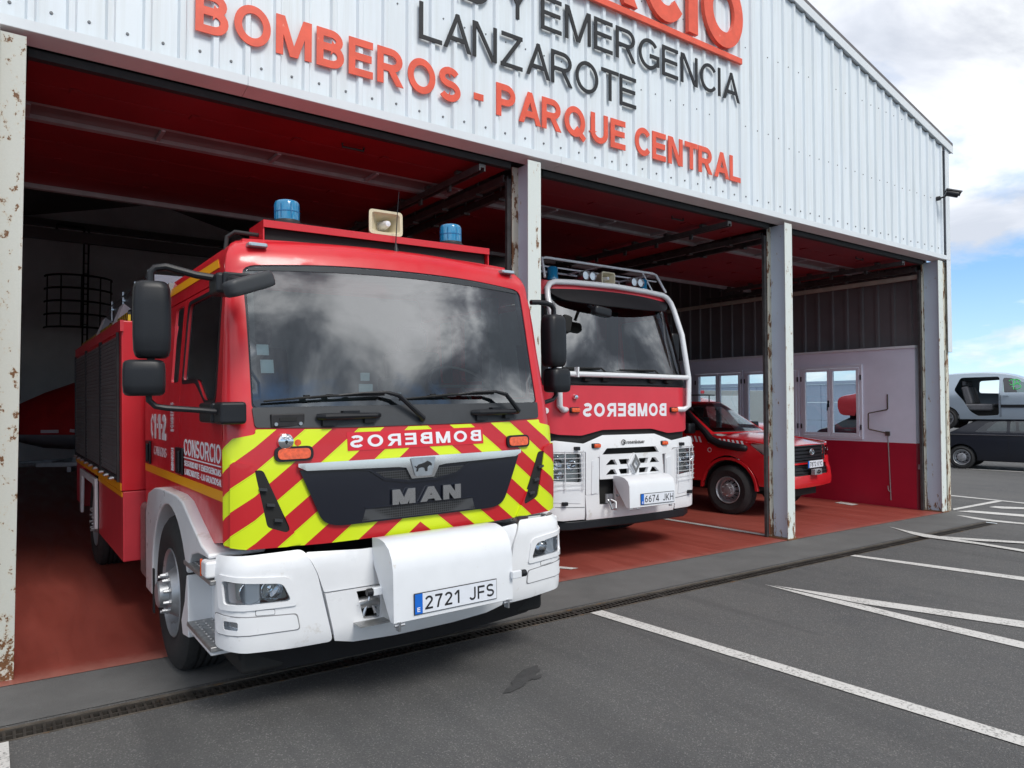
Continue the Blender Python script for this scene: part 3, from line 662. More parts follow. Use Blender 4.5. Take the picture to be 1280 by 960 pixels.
# left-hand post: boxed cover and flange
q = LB(); q.bx(-.33,-.004,-.095,.02,0,4.05); pl = q.build('post', 'post_left', st, bevel=.004)
q = LB(); q.bx(-.0035,.135,-.010,.004,0,4.05); q.build('back_flange', 'post_leftr', pl, bevel=.002)
q = LB(); q.bx(.060,.070,.0045,.24,0,4.05); q.build('web', 'post_web', pl, smooth=False)

# overhead doors, rolled up under the roof: red panels with one glazed strip
M['door_alu'] = mat('door_aluminium', (.42,.43,.46), .45, .5, var=(6,.85))
M['door_pane'] = mat('smoky_door_pane', (.15,.105,.11), .3, var=(3,.85))
def door(xa, xb, label):
    d = tag(empty('overhead_door', ((xa+xb)/2, 2, 4.02)), label, 'garage door', 'red sectional doors pushed up under the roof')
    cx = (xa+xb)/2
    def B(q, name, m, par=d, **k):
        q.v = [(x-cx, y-2, z-4.02) for x, y, z in q.v]; return q.build(name, m, par, **k)
    ys = [.22,.62,1.02,1.42,1.92,2.42,2.92,3.42]
    q = MB()
    for i, y in enumerate(ys[:-1]):
        y1 = ys[i+1]
        if i == 2:
            q = MB(); q.bx(xa,xb,y+.005,y+.045,4.0,4.04); q.bx(xa,xb,y1-.075,y1-.005,3.985,4.04)
            n = 4; w = (xb-xa)/n
            for k in range(n+1):
                xx = min(max(xa+k*w, xa+.03), xb-.03); q.bx(xx-.016,xx+.016,y+.0455,y1-.0755,3.99,4.038)
            fr = B(q, 'glazed_panel', 'door_alu', smooth=False)
            for k in range(n):
                q = MB(); q.bx(xa+k*w+.018,xa+(k+1)*w-.018,y+.047,y1-.077,4.018,4.022); B(q, 'pane', 'door_pane', fr, smooth=False)
        else:
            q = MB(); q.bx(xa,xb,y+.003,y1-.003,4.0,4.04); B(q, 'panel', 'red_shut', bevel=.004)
    q = MB(); q.bx(xa,xb,3.43,3.50,3.955,4.045); B(q, 'bottom_rail', 'door_alu', smooth=False)
    q = MB(); q.bx(xa,xb,.150,.212,3.99,4.045); B(q, 'seal', 'rubber', smooth=False)
    q = MB()
    for y in (.62,1.42,1.92,2.42,2.92):
        for k in range(5):
            xx = xa+.3+k*(xb-xa-.6)/4; q.bx(xx-.03,xx+.03,y-.05,y+.05,3.990,3.999)
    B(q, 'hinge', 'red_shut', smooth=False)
    q = MB(); xx = cx+.45; q.tube([(xx-.1,.45,3.99),(xx-.1,.45,3.96),(xx+.1,.45,3.96),(xx+.1,.45,3.99)], .010, 6); B(q, 'handle', 'dark_metal')
for xa, xb, lb in ((-3.9,-.40,'red overhead door parked under the roof left of the first white rusted post'),
                   (.15,4.03,'red overhead door with glazed strip above the fire engine with yellow chevrons'),
                   (4.42,8.12,'red overhead door with glazed strip above the white-fronted fire engine'),
                   (8.55,12.20,'red overhead door above the red pickup in the right-hand bay')):
    door(xa, xb, lb)
M['trackm'] = mat('door_track_steel', (.10,.10,.10), .5, .6, var=(10,.7))
for xx in (.10,4.075,4.36,8.165,8.47,12.28):
    q = LB(); q.bx(xx-.03,xx+.03,.30,4.6,3.90,3.915); q.bx(xx-.03,xx-.02,.30,4.6,3.915,3.97); q.bx(xx+.02,xx+.03,.30,4.6,3.915,3.97)
    v0 = {.10:.085, 4.075:4.065, 4.36:4.275, 8.165:8.162, 8.47:8.37, 12.28:12.30}[xx]; q.bx(v0,v0+.046,.262,.30,0.01,3.93)
    for yy in (.8,1.5,2.2,2.9,3.6): q.bx(xx-.008,xx+.008,yy,yy+.03,3.97,4.3); q.bx(xx-.04,xx+.04,yy-.02,yy+.05,3.88,3.90)
    q.build('door_track', 'trackm', st, smooth=False)
q = LB(); q.bx(.1,12.1,.31,.36,4.08,4.13); q.build('spring_shaft', 'dark_metal', st, smooth=False)
for xx in (3.68,7.28,11.5):
    q = LB(); q.bx(xx-.035,xx+.035,.12,3.5,3.925,3.955); q.bx(xx-.035,xx-.02,.12,3.5,3.895,3.925); q.bx(xx+.02,xx+.035,.12,3.5,3.895,3.925)
    for yy in (.5,1.1,1.7,2.3,2.9,3.4): q.bx(xx-.05,xx+.05,yy,yy+.05,3.955,3.99); q.bx(xx-.012,xx+.012,yy+.2,yy+.25,3.84,3.92)
    q.build('ceiling_rail', 'trackm', st, smooth=False)
q = LB()
for yy in (4.5,9,14):
    q.bx(-4.1,12.6,yy,yy+.14,5.5,5.75)
q.build('roof_truss', 'inclad', st, smooth=False)

# right-hand side wall: painted masonry with windows, ribbed sheets above
WX = 12.35
sw = tag(empty('masonry_wall', (WX,.6,0)), 'white and red painted wall with windows along the right side of the garage', 'wall')
class WB(MB):
    def build(s, *a, **k): s.v = [(x-WX, y-.6, z) for x, y, z in s.v]; return MB.build(s, *a, **k)
wins = [(1.27,2.46),(2.49,3.72),(3.75,4.98),(6.2,7.4)]
Z0, Z1, ZT, ZR = 1.12, 2.43, 2.66, 1.085
ys = [.38]+[t for w in wins for t in w]+[20.0]
q = WB(); q.bx(WX,WX+.17,.38,20,.008,ZR); q.build('painted_base', 'wallred', sw, smooth=False)
q = WB(); q.bx(WX+.001,WX+.17,.38,20,ZR+.0005,Z0-.0005); q.bx(WX+.001,WX+.17,.38,20,Z1+.0005,ZT)
for i in range(0, len(ys), 2): q.bx(WX+.001,WX+.17,ys[i],ys[i+1],Z0,Z1)
q.build('white_render', 'wallwhite', sw, smooth=False)
q = WB(); q.bx(WX-.03,WX+.19,.365,20,ZT+.001,ZT+.04); q.build('cap_trim', 'clad_trim', sw, smooth=False)
for a, b in wins:
    q = WB(); t = .05
    for (y0, y1, z0, z1) in ((a,b,Z0,Z0+t),(a,b,Z1-t,Z1),(a,a+t,Z0+t,Z1-t),(b-t,b,Z0+t,Z1-t)): q.bx(WX-.022,WX+.05,y0+.001,y1-.001,z0+.001,z1-.001)
    w = q.build('window', 'upvc', sw, bevel=.003)
    mid = (a+b)/2
    for (c, d) in ((a+t+.004,mid-.003),(mid+.003,b-t-.004)):
        q = WB(); s_ = .052; e = .004
        for (y0, y1, z0, z1) in ((c,d,Z0+t+e,Z0+t+s_),(c,d,Z1-t-s_,Z1-t-e),(c,c+s_,Z0+t+s_,Z1-t-s_),(d-s_,d,Z0+t+s_,Z1-t-s_)): q.bx(WX-.030,WX+.02,y0,y1,z0,z1)
        q.build('sash', 'upvc', w, bevel=.004)
        q = WB(); q.bx(WX-.006,WX-.001,c+s_-.003,d-s_+.003,Z0+t+s_-.003,Z1-t-s_+.003); q.build('pane', 'pane', w, smooth=False)
    q = WB(); q.tube([(WX-.03,mid+.03,1.74),(WX-.06,mid+.03,1.74),(WX-.07,mid+.03,1.62)], .010, 8); q.bx(WX-.036,WX-.03,mid+.012,mid+.048,1.68,1.80); q.build('handle', 'blackpl', w)
    for yy in (a+.012, b-.032):
        for zz_ in (1.33,2.20):
            q = WB(); q.bx(WX-.040,WX-.0225,yy,yy+.02,zz_-.045,zz_+.045); q.build('hinge', 'blackpl', w, bevel=.003)
# inner ribbed sheets above the masonry
def inner_sheet(y0, nr):
    q = LB(); xs = []
    for k in range(nr):
        b = y0+k*.28; xs += [(b,0),(b+.19,0),(b+.205,-.03),(b+.25,-.03),(b+.265,0)]
    xs.append((y0+nr*.28+.005,-.003)); n = len(xs)
    for y, o_ in xs:
        for z in (2.705, 5.9): q.v.append((12.54+o_, y, z))
    for i in range(n-1): a = i*2; q.f.append((a, a+2, a+3, a+1))
    return q.build('inner_cladding_sheet', 'inclad', st, smooth=False)
for k in range(12): inner_sheet(.30+k*1.12, 4)
q = LB(); q.bx(12.60,12.64,.30,20,0,1.1); q.bx(12.60,12.64,.30,20,2.5,5.9); q.bx(12.60,12.64,5.1,20,1.1,2.5); q.build('side_wall', 'inclad', st, smooth=False)
q = LB(); q.bx(12.38,12.44,.31,14,3.80,3.87); q.build('wall_rail', mat('cream_rail', (.45,.42,.36), .5, var=(6,.85)), st, smooth=False)
q = LB(); q.bx(12.525,12.59,.29,.40,0.01,4.04); q.build('door_jamb', 'dark_metal', st, smooth=False)

# rusty iron bracket with pipe on the wall
b = tag(empty('wall_bracket', (WX,.9,1.5)), 'rusty bent iron bracket with a thin pipe running down the red and white wall', 'bracket')
def rel(q, c): q.v = [(x-c[0], y-c[1], z-c[2]) for x, y, z in q.v]; return q
c0 = (WX,.9,1.5)
q = MB(); q.tube([(WX-.02,.83,1.90),(WX-.02,.83,1.655),(WX-.02,.84,1.640),(WX-.14,1.09,1.58),(WX-.14,1.10,1.565),(WX-.14,1.10,1.32),(WX-.14,1.09,1.305),(WX-.02,.86,1.245)], .011, 8)
rel(q, c0).build('bent_bar', 'iron', b); q = MB(); q.bx(WX-.035,WX-.001,.80,.87,1.20,1.27); rel(q, c0).build('fixing_plate', 'iron', b, bevel=.003)
q = MB(); q.tube([(WX-.022,.83,1.20),(WX-.022,.80,.30),(WX-.022,.795,.12)], .009, 8); q.tube([(WX-.022,.798,.26),(WX-.05,.82,.28),(WX-.05,.83,.36)], .008, 6); rel(q, c0).build('pipe', mat('pipe_grey', (.30,.27,.27), .5, .3), b)
b = tag(empty('wall_socket', (WX-.03+.15,.36,.7)), 'small grey socket box on the end of the red wall beside the corner post', 'socket')
q = MB(); q.bx(-.08,.0,-.03,.018,-.04,.04); q.build('box', 'galv', b, bevel=.004); q = MB(); q.cyl((-.04,-.029,0),(-.04,-.035,0),.022,n=14); q.build('outlet', 'seam', b)

# security camera on the gable
b = tag(empty('security_camera', (12.30,-.03,5.03)), 'small dark bullet security camera on the gable by the right-hand corner', 'camera')
q = MB(); q.cyl((0,.0,0),(0,-.05,0),.035,n=16); q.tube([(0,-.05,0),(.02,-.11,.01),(.05,-.13,.05)], .014, 8); q.build('mount', 'dark_metal', b)
q = MB(); q.lathe([(.0,-.02),(.045,-.02),(.05,-.0),(.05,.14),(.047,.16),(.04,.16),(.036,.14),(0,.14)], (0,0,0), 'x', 20); q.v = [tuple(Matrix.Rotation(rad(25),3,'Y') @ (Matrix.Rotation(rad(-50),3,'Z') @ Vector(p)) + Vector((.04,-.14,.07))) for p in q.v]; q.build('body', 'blackpl', b)
q = MB(); q.prism([(-.06,.0),(-.045,.035),(.045,.035),(.06,.0),(.045,.028),(-.045,.028)], 'x', -.03, .20); q.v = [tuple(Matrix.Rotation(rad(25),3,'Y') @ (Matrix.Rotation(rad(-50),3,'Z') @ Vector((p[0],p[1],p[2]+.022))) + Vector((.04,-.14,.07))) for p in q.v]; q.build('sunshield', 'darkpl', b)

# ---------------------------------------------------------------- lettering on the gable
def sign(name, label, s, x0, x1, z, h, m, bold, dep=.009, dash=None):
    e = tag(empty(name, ((x0+x1)/2, -.03, z)), label, 'sign lettering')
    text('l', s, m, e, (x0-(x0+x1)/2, 0, 0), (1,0,0), (0,0,1), x1-x0, h, dep, bold, each='letter', lift=0, gap=.14)
    return e
sign('sign_line', 'lowest line of red raised letters reading BOMBEROS - PARQUE CENTRAL on the gable', 'BOMBEROS - PARQUE CENTRAL', 1.13, 7.29, 4.385, .305, 'sign_red', .195)
sign('sign_line', 'thin black raised letters reading LANZAROTE above the lowest red line', 'LANZAROTE', 2.93, 5.535, 4.865, .325, 'sign_black', .115)
sign('sign_line', 'thin black raised letters reading SEGURIDAD Y EMERGENCIA under the red bar', 'SEGURIDAD Y EMERGENCIA', .95, 7.29, 5.355, .335, 'sign_black', .115)
e = sign('sign_line', 'large red letters reading CONSORCIO above a thin red bar, highest on the gable', 'CONSORCIO', 1.13, 7.31, 5.935, .86, 'sign_red', .21, .05)
q = MB(); q.bx(-3.09,3.09,-.035,0,-.105,-.035); q.build('underline_bar', 'sign_red', e, bevel=.003)

# ================================================================= wheels, shared by the vehicles
def wheel(parent, x, y, R, width, rimr, side=-1, nuts=10, holes=8, name='wheel', out=.02, hub=.10, tread=True):
    """axle along x, outer face towards side*x; parts tyre, rim"""
    s = side; q = MB(); w = width
    pr = [(rimr,0),(rimr+.012,-.004),(rimr+.05,.010),(R*.80,.018),(R-.045,.006),(R-.012,-.018),(R,-.045)]
    g = [-.075,-.079,-.091,-.095] if tread else []
    pts = pr[:]
    n = 4
    for k in range(n):
        c = -(.045+(w-.09)*(k+1)/(n+1)); pts += [(R,c+.010),(R-.014,c+.006),(R-.014,c-.006),(R,c-.010)]
    pts += [(R,-w+.045),(R-.02,-w+.01),(R*.8,-w),(rimr,-w)]
    q.lathe([(r, -s*-h if False else s*h) for r, h in pts], (x, y, R), 'x', 56)
    wo = empty(name, (0,0,0)); wo.parent = parent
    q.build('tyre', 'rubber', wo, ang=28)
    q = MB(); dd = .09
    prof = [(rimr+.004,-.004),(rimr-.006,.006),(rimr-.02,-.01),(rimr-.03,-dd*.9),(rimr*.74,-dd),(rimr*.70,-dd*.95)]
    prof2 = [(rimr*.70,-dd*.95),(rimr*.56,-.01),(rimr*.50,hub*.35),(rimr*.30,hub*.45)]
    q.lathe([(r, s*h) for r, h in prof], (x, y, R), 'x', 48)
    # disc with holes: ring of posts between the holes
    nh = holes
    for k in range(nh):
        a0 = 2*pi*(k+.30)/nh; a1 = 2*pi*(k+1.0-.30+.30)/nh
        st_ = 5; base = len(q.v)
        for i in range(st_+1):
            a = a0+(a1-a0)*i/st_
            for r, h in ((rimr*.72,-dd*.95),(rimr*.55,-.02)): q.v.append((x+s*h, y+r*cos(a), R+r*sin(a)))
        for i in range(st_): q.f.append((base+2*i, base+2*i+1, base+2*i+3, base+2*i+2))
    q.lathe([(r, s*h) for r, h in [(rimr*.56,-.025),(rimr*.50,.0),(rimr*.46,hub*.25),(rimr*.34,hub*.30),(rimr*.31,hub*.34),(rimr*.29,hub*.9),(rimr*.24,hub),(0.0,hub*1.02)]], (x, y, R), 'x', 40)
    q.build('rim', 'rim', wo, ang=30)
    q = MB(); q.lathe([(r, s*h) for r, h in [(rimr*.75,-dd*1.6),(0,-dd*1.6)]], (x, y, R), 'x', 24); q.build('brake_shadow_plate', 'under', wo)
    for k in range(nuts):
        a = 2*pi*(k+.5)/nuts; r = rimr*.41; yy, zz_ = y+r*cos(a), R+r*sin(a); q = MB(); h0 = hub*.26
        q.tube([(x+s*h0,yy,zz_),(x+s*(h0+.012),yy,zz_),(x+s*(h0+.013),yy,zz_),(x+s*(h0+.045),yy,zz_)], [.020,.020,.014,.010] if R > .45 else [.010,.010,.008,.006], 6); q.build('nut', 'rim', wo, ang=50)
    return wo

# ================================================================= fire engine with chevron front
T1 = tag(empty('fire_engine', (2.13,-1.60,0), (0,-.018,0)), 'red fire engine with yellow and red chevrons on its nose and two blue beacons', 'fire engine')
def W1(z): return 1.095 if z < 1.72 else 1.095-.05*min(1, (z-1.72)/.78)
def Y1(z):
    if z < 1.30: return .012*((1.30-z)/.35)**2
    if z < 1.70: return .045*((z-1.30)/.40)**2
    if z < 2.52: return .045+(z-1.70)*.215
    return .2213
R1X, R1Y = .13, .10
def RY1(z): return .10-.065*max(0, min(1, (z-1.65)/.75))
def pos1(a, z):
    """cab front: across, up -> point; bends round the corners to the door seam"""
    top = 0
    if z > 2.52:
        an = min((z-2.52)/.20, pi/2); top = .20*(1-cos(an)); zz_ = 2.52+.20*sin(an)
    else: zz_ = z
    w = W1(z)-top*.6; y0 = Y1(z)+top; rx = R1X; Af = w-rx; s = 1 if a > 0 else -1; aa = abs(a); R1Y = RY1(zz_); L = 1.57*(rx+R1Y)/2
    def cr(x): return .045*(x/1.0)**2
    if aa <= Af: x, y = aa, y0+cr(aa)
    elif aa <= Af+L:
        t = (aa-Af)/L*pi/2; x = Af+rx*sin(t); y = y0+cr(Af)+R1Y*(1-cos(t))
    else: x = Af+rx; y = y0+cr(Af)+R1Y+(aa-Af-L)
    if zz_ > 2.25: zz_ -= .045*(min(x,1.05)/1.05)**2*min(1, (zz_-2.25)/.28)
    return (s*x, y, zz_)
AE = 1.095-R1X+1.57*(R1X+R1Y)/2      # unrolled half width to the door seam
def endA(z): return W1(z)-R1X+1.57*(R1X+RY1(z))/2
def endY(z): return Y1(z)+.045*(W1(z)-R1X)**2+RY1(z)
def side1(y, z, s=-1):
    w = W1(z)+.0
    if z > 2.52:
        an = min((z-2.52)/.20, pi/2); w -= .12*(1-cos(an)); z = 2.52+.20*sin(an)
    if z > 2.25: z -= .045*min(1, (z-2.25)/.28)
    return (s*w, y, z)
def side1R(y, z): return side1(y, z, 1)
side1.flip = True
def M2(p): return [(-x, z) for x, z in reversed(p)]
c = empty('cab', (0,0,0)); c.parent = T1; cab = c
scr = rnd([(-.965,1.70,.03),(.965,1.70,.03),(.945,2.545,.05),(.50,2.556,.1),(-.50,2.556,.1),(-.945,2.545,.05)], .05)
zs_ = (.97,1.3,1.7,1.9,2.1,2.3,2.5)
outer = [(endA(z), z) for z in zs_]+[(endA(2.5)-.05,2.834),(-endA(2.5)+.05,2.834)]+[(-endA(z), z) for z in zs_[::-1]]
skin('front_shell', pos1, outer, 'red', cab, [scr], res=.045, th=.02)
scr_g = rnd([(-.955,1.71,.03),(.955,1.71,.03),(.935,2.537,.05),(.50,2.548,.1),(-.50,2.548,.1),(-.935,2.537,.05)], .05)
o = skin('windscreen', pos1, scr_g, 'screen', cab, res=.09, off=-.004, th=0)
# black ceramic border of the screen
def inset(p, d, cz=2.12): return [(x*(1-d/.95), cz+(z-cz)*(1-d/.42)) for x, z in p]
skin('screen_border', pos1, scr, 'gloss_black', o, [inset(scr_g, .028)], res=.06, off=-.006, th=.004)
skin('sun_strip', pos1, [(-.925,2.512),(.925,2.512),(.925,2.530),(.5,2.545),(-.5,2.545),(-.925,2.530)], 'darkpl', o, res=.08, off=.003, th=.004)
sc_o = rnd([(-.955,1.60,.02),(-.5,1.585,.2),(.5,1.585,.2),(.955,1.60,.02),(.965,1.708,.01),(-.965,1.708,.01)], .02)
scut = skin('scuttle_panel', pos1, sc_o, 'darkpl', cab, res=.05, off=.010, th=.02)
# chevron nose panel, one piece round the corners
ch = rnd([(-AE+.012,.985,.02),(-1.0,.962,.05),(-.6,.945,.1),(.6,.945,.1),(1.0,.962,.05),(AE-.012,.985,.02),(AE-.012,1.53,.02),(.955,1.565,.02),(.955,1.59,.01),(.5,1.578,.2),(-.5,1.578,.2),(-.955,1.59,.01),(-.955,1.565,.02),(-AE+.012,1.53,.02)], .02)
nose = skin('nose_panel', pos1, ch, 'chev', cab, res=.05, off=.012, th=.025)
# aero flaps with dark slots at the nose corners
for s in (-1, 1):
    f = [(-.975,1.405),(-.725,.962),(-.80,.955),(-1.0,.962),(-AE+.075,.975),(-AE+.075,1.425),(-1.06,1.425)]
    sl = rnd([(-.97,1.375,.01),(-.925,1.375,.02),(-.785,1.05,.03),(-.80,1.03,.02),(-.905,1.07,.02)], .02)
    if s > 0: f = M2(f); sl = M2(sl)
    fl = skin('corner_flap', pos1, f, 'chev', nose, [M2([(-x,z) for x,z in reversed(sl)]) if False else sl], res=.04, off=.026, th=.026)
    skin('air_slot', pos1, sl, 'under', nose, res=.06, off=.018, th=.01)
    for k in range(3):
        z = 1.10+.085*k; xx = .80+.04*k
        p = [(-xx-.070,z+.0),(-xx-.028,z-.006),(-xx-.028,z+.008),(-xx-.070,z+.014)]
        if s > 0: p = M2(p)
        skin('slot_fin', pos1, p, 'darkpl', nose, res=.06, off=.040, th=.02)
# grille
gp = rnd([(-.735,1.362,.005),(-.61,1.07,.05),(-.53,1.04,.06),(.53,1.04,.06),(.61,1.07,.05),(.735,1.362,.005)], .02)
gr = skin('grille', pos1, gp, 'gloss_black', cab, res=.05, off=.030, th=.03)
skin('mesh_insert', pos1, [(-.38,1.050),(.38,1.050),(.36,1.118),(-.36,1.118)], 'honey', gr, res=.08, off=.031, th=.002)
skin('mesh_insert', pos1, [(-.24,1.282),(-.08,1.262),(.08,1.262),(.24,1.282),(.33,1.325),(-.33,1.325)], 'honey', gr, res=.08, off=.031, th=.002)
skin('grille_lip', pos1, [(-.36,1.120),(.36,1.120),(.37,1.130),(-.37,1.130)], 'gloss_black', gr, res=.08, off=.036, th=.008)
skin('grille_lip', pos1, [(-.42,1.345),(-.34,1.335),(-.25,1.275),(-.09,1.250),(.09,1.250),(.25,1.275),(.34,1.335),(.42,1.345),(.42,1.352),(.33,1.344),(.24,1.287),(.08,1.262),(-.08,1.262),(-.24,1.287),(-.33,1.344),(-.42,1.352)], 'gloss_black', gr, res=.06, off=.037, th=.008)
cb_ = [(-.745,1.398),(-.745,1.380),(-.70,1.358),(-.16,1.345),(-.11,1.338),(-.075,1.272),(.075,1.272),(.11,1.338),(.16,1.345),(.70,1.358),(.745,1.380),(.745,1.398)]
cr_ = skin('chrome_bar', pos1, cb_, 'chrome', gr, res=.04, off=.046, th=.018)
skin('badge_plate', pos1, rnd([(-.085,1.392,.01),(-.055,1.285,.01),(.055,1.285,.01),(.085,1.392,.01)], .01), 'steel', gr, res=.05, off=.054, th=.010)
lion = [(-.050,1.312),(-.040,1.312),(-.034,1.330),(-.012,1.334),(.004,1.330),(.010,1.310),(.024,1.310),(.026,1.334),(.040,1.344),(.052,1.340),(.056,1.350),(.044,1.362),(.026,1.370),(.010,1.362),(-.012,1.356),(-.034,1.352),(-.050,1.338),(-.058,1.346),(-.060,1.340),(-.046,1.330)]
skin('lion_badge', pos1, lion, 'black_text', gr, res=.1, off=.0565, th=.003)
text('maker_letters', 'MAN', 'chrome', gr, (-.205,-.036,1.128), (1,0,0), (0,0,1), .465, .088, .014, .27, gap=.22)
# reversed BOMBEROS on its own strip
skin('name_strip', pos1, [(-.455,1.452),(.465,1.452),(.465,1.556),(-.455,1.556)], mat('strip_red_film', (.62,.012,.03), .4), cab, res=.06, off=.0145, th=.002)
o = text('lettering', 'BOMBEROS', 'decal', cab, (-.44,0,1.470), (1,0,0), (0,0,1), .89, .070, .002, .20, mirror=True, gap=.26)
def wrap(o, pos, off):       # lay flat lettering on the curved panel
    for v in o.data.vertices:
        d = v.co.y; p = Vector(pos(v.co.x, v.co.z)); v.co = (p.x, p.y-off+ (0.0005 if d > -.001 else 0), p.z)
wrap(o, pos1, .0165)
for s in (-1, 1):      # side repeaters: black surround, four orange cells
    b_ = rnd([(s*.76-.105,1.412),(s*.76+.105,1.412),(s*.76+.105,1.492),(s*.76-.105,1.492)], .035)
    if s > 0: b_ = [(x*.9+.06, z) for x, z in b_]
    ol = skin('marker_lamp', pos1, b_, 'blackpl', cab, res=.05, off=.028, th=.02)
    b2 = rnd([(s*.76-.088,1.424),(s*.76+.088,1.424),(s*.76+.088,1.480),(s*.76-.088,1.480)], .027)
    if s > 0: b2 = [(x*.9+.06, z) for x, z in b2]
    skin('lens', pos1, b2, 'orange', ol, res=.05, off=.034, th=.01)
q = MB(); q.lathe([(0,-.032),(.030,-.032),(.042,-.024),(.046,-.006),(.046,.02)], (-.805,.035,1.522), 'y', 24); o = q.build('lock_cap', 'chrome', cab)
q = MB(); q.cyl((-.805,-.001,1.522),(-.805,.004,1.522),.008,n=10); q.bx(-.808,-.802,-.0005,.002,1.508,1.522); q.build('key_hole', 'seam', o)
q = MB(); q.lathe([(0,-.012),(.018,-.012),(.022,.0),(.022,.02)], (-.735,.035,1.512), 'y', 18); q.build('round_lamp', 'orange', cab)
# scuttle fittings
q = MB(); q.bx(-.875,-.69,.040,.070,1.60,1.672); o = q.build('hitch_plate', 'dark_metal', scut, bevel=.006)
q = MB(); q.bx(-.83,-.735,.036,.041,1.632,1.652); q.build('slot', 'seam', o)
for xx in (-.85,-.715):
    q = MB(); q.cyl((xx,.041,1.617),(xx,.032,1.617),.010,n=10); q.build('bolt', 'steel', o)
for xa, xb in ((-.62,-.25),(.40,.74)):
    q = MB(); q.tube([(xa,.030,1.652),(xa+.03,-.005,1.652),(xb-.03,-.005,1.652),(xb,.020,1.652)], [.017,.021,.017,.014], 10); q.bx(xa+.02,xa+.10,.0,.055,1.60,1.645); q.bx(xb-.10,xb-.03,.0,.055,1.61,1.64); q.bx(xa+.14,xb-.13,.0,.04,1.668,1.682); q.build('grab_handle', 'blackpl', scut)
for (px, pz, ex, bx0) in ((.03,1.625,-.215,-.93),(.745,1.655,.56,-.12)):
    q = MB(); q.tube([(px,.015,pz),(px-.01,-.005,pz+.01)], .022, 10); q.tube([(px,-.008,pz),(ex+.08,-.012,1.765),(ex,-.005,1.785)], [.017,.014,.010], 8)
    q.tube([(ex,-.005,1.785),(ex-.15,-.003,1.782),(bx0+.25,.025,1.755)], [.010,.008,.005], 6); o = q.build('wiper', 'blackpl', cab)
    q = MB(); q.tube([(ex-.01,.005,1.774),((ex+bx0)/2,.012,1.768),(bx0+.02,.055,1.742)], [.010,.008,.006], 6)
    for k in range(4): xx = ex-.06-(ex-bx0-.2)*k/4; q.bx(xx-.035,xx,-.002+.012*k,.012+.012*k,1.772-.004*k,1.786-.004*k)
    q.build('blade', 'under', o)
# roof
skin('roof', lambda x, y: (x, y, 2.72-.045*(min(abs(x),1.05)/1.05)**2), [(-.925,.39),(-.5,.41),(.5,.41),(.925,.39),(.925,2.58),(-.925,2.58)], 'red', cab, res=.12, off=0, th=.02)
for s in (-1, 1):
    q = MB(); q.bx(s*.87-.055,s*.87+.055,.262,.33,2.620,2.646); o = q.build('roof_marker', 'galv', cab, bevel=.010)
    q = MB(); q.bx(s*.87-.045,s*.87+.045,.258,.264,2.624,2.642); q.build('lens', 'paper', o, bevel=.003)
# cab sides
wd = [(.33,2.41),(.33,1.80),(.36,1.75),(.56,1.745),(.62,1.765),(.80,1.865),(.85,1.88),(1.20,1.88),(1.22,1.90),(1.17,2.38),(1.14,2.41)]
wr = [(1.36,1.88),(1.60,1.88),(1.58,2.42),(1.32,2.42)]
fender_cut = [(.16,.93),(.37,.95),(.64,1.04),(1.04,1.15),(1.57,1.15),(2.03,1.07),(2.14,.93),(2.14,.60)]
fd = [(.115,.99)]+fender_cut[1:4]+[(1.262,1.152),(1.262,1.9),(1.235,2.47),(.33,2.47),(.24,2.40),(.115,1.71)]
fd = [(endY(.99)+.006,.99),(.37,.955),(.64,1.045),(1.04,1.155),(1.272,1.155),(1.272,2.46)]+[(endY(z)+.006, z) for z in (2.46,2.3,2.1,1.9,1.7,1.3)]
rd = [(1.280,1.155),(1.57,1.155),(2.03,1.075),(2.145,.93),(2.60,.93),(2.60,2.46),(1.280,2.46)]
for s, ps in ((-1, side1), (1, side1R)):
    d = skin('front_door', ps, fd, 'red', cab, [rnd(wd, .03)], res=.07, th=.03)
    if s < 0:
        skin('window_glass', ps, rnd(wd, .03), 'sideglass', d, res=.12, off=-.012, th=0)
        skin('window_seal', ps, rnd([(y+(.02 if y > .7 else -.02), z+(.018 if z > 2 else -.018)) for y, z in wd], .04), 'blackpl', d, [rnd([(y+(-.008 if y > .7 else .008), z+(-.008 if z > 2 else .008)) for y, z in wd], .03)], res=.08, off=.003, th=.006)
    else: skin('window_glass', ps, rnd(wd, .03), 'sideglass', d, res=.12, off=-.012, th=0)
    d2 = skin('rear_door', ps, rnd(rd, .03), 'red', cab, [rnd(wr, .03)], res=.07, th=.03)
    skin('window_glass', ps, rnd(wr, .03), 'sideglass', d2, res=.12, off=-.008, th=0)
    skin('roof_side', ps, [(endY(2.47)+.006,2.47),(2.60,2.47),(2.60,2.834),(.44,2.834),(.36,2.70)], 'red', cab, res=.08, th=.02)
    skin('inner_skin', ps, [(.11,.97),(2.62,.97),(2.62,1.70),(.2,1.70)], 'seam', cab, res=.2, off=-.035, th=.0)
# front left: film, lettering, handles
def sidetext(s_, y0, y1, zb, h, m, bold=.2, par=None, gap=.14, vert=False):
    if not vert: return text('lettering', s_, m, par or cab, (-1.0975, y1, zb), (0,-1,0), (0,0,1), y1-y0, h, .002, bold, gap=gap, lift=-.001)
    return text('lettering', s_, m, par or cab, (-1.0975, y0, zb), (0,0,1), (0,1,0), h, y1-y0, .002, bold, gap=gap, lift=-.001)
skin('reflective_band', side1, [(.135,1.205),(.135,1.262),(2.585,1.262),(2.585,1.205)], 'amberband', cab, res=.3, off=.003, th=.002)
skin('roof_band', side1, [(.42,2.555),(2.55,2.555),(2.55,2.62),(.50,2.62)], 'amberband', cab, res=.1, off=.003, th=.002)
sidetext('CONSORCIO', .20, 1.13, 1.405, .105, 'decal', .15)
q = MB(); q.bx(-1.0995,-1.0965,.20,1.13,1.388,1.395); q.build('lettering_rule', 'decal', cab, smooth=False)
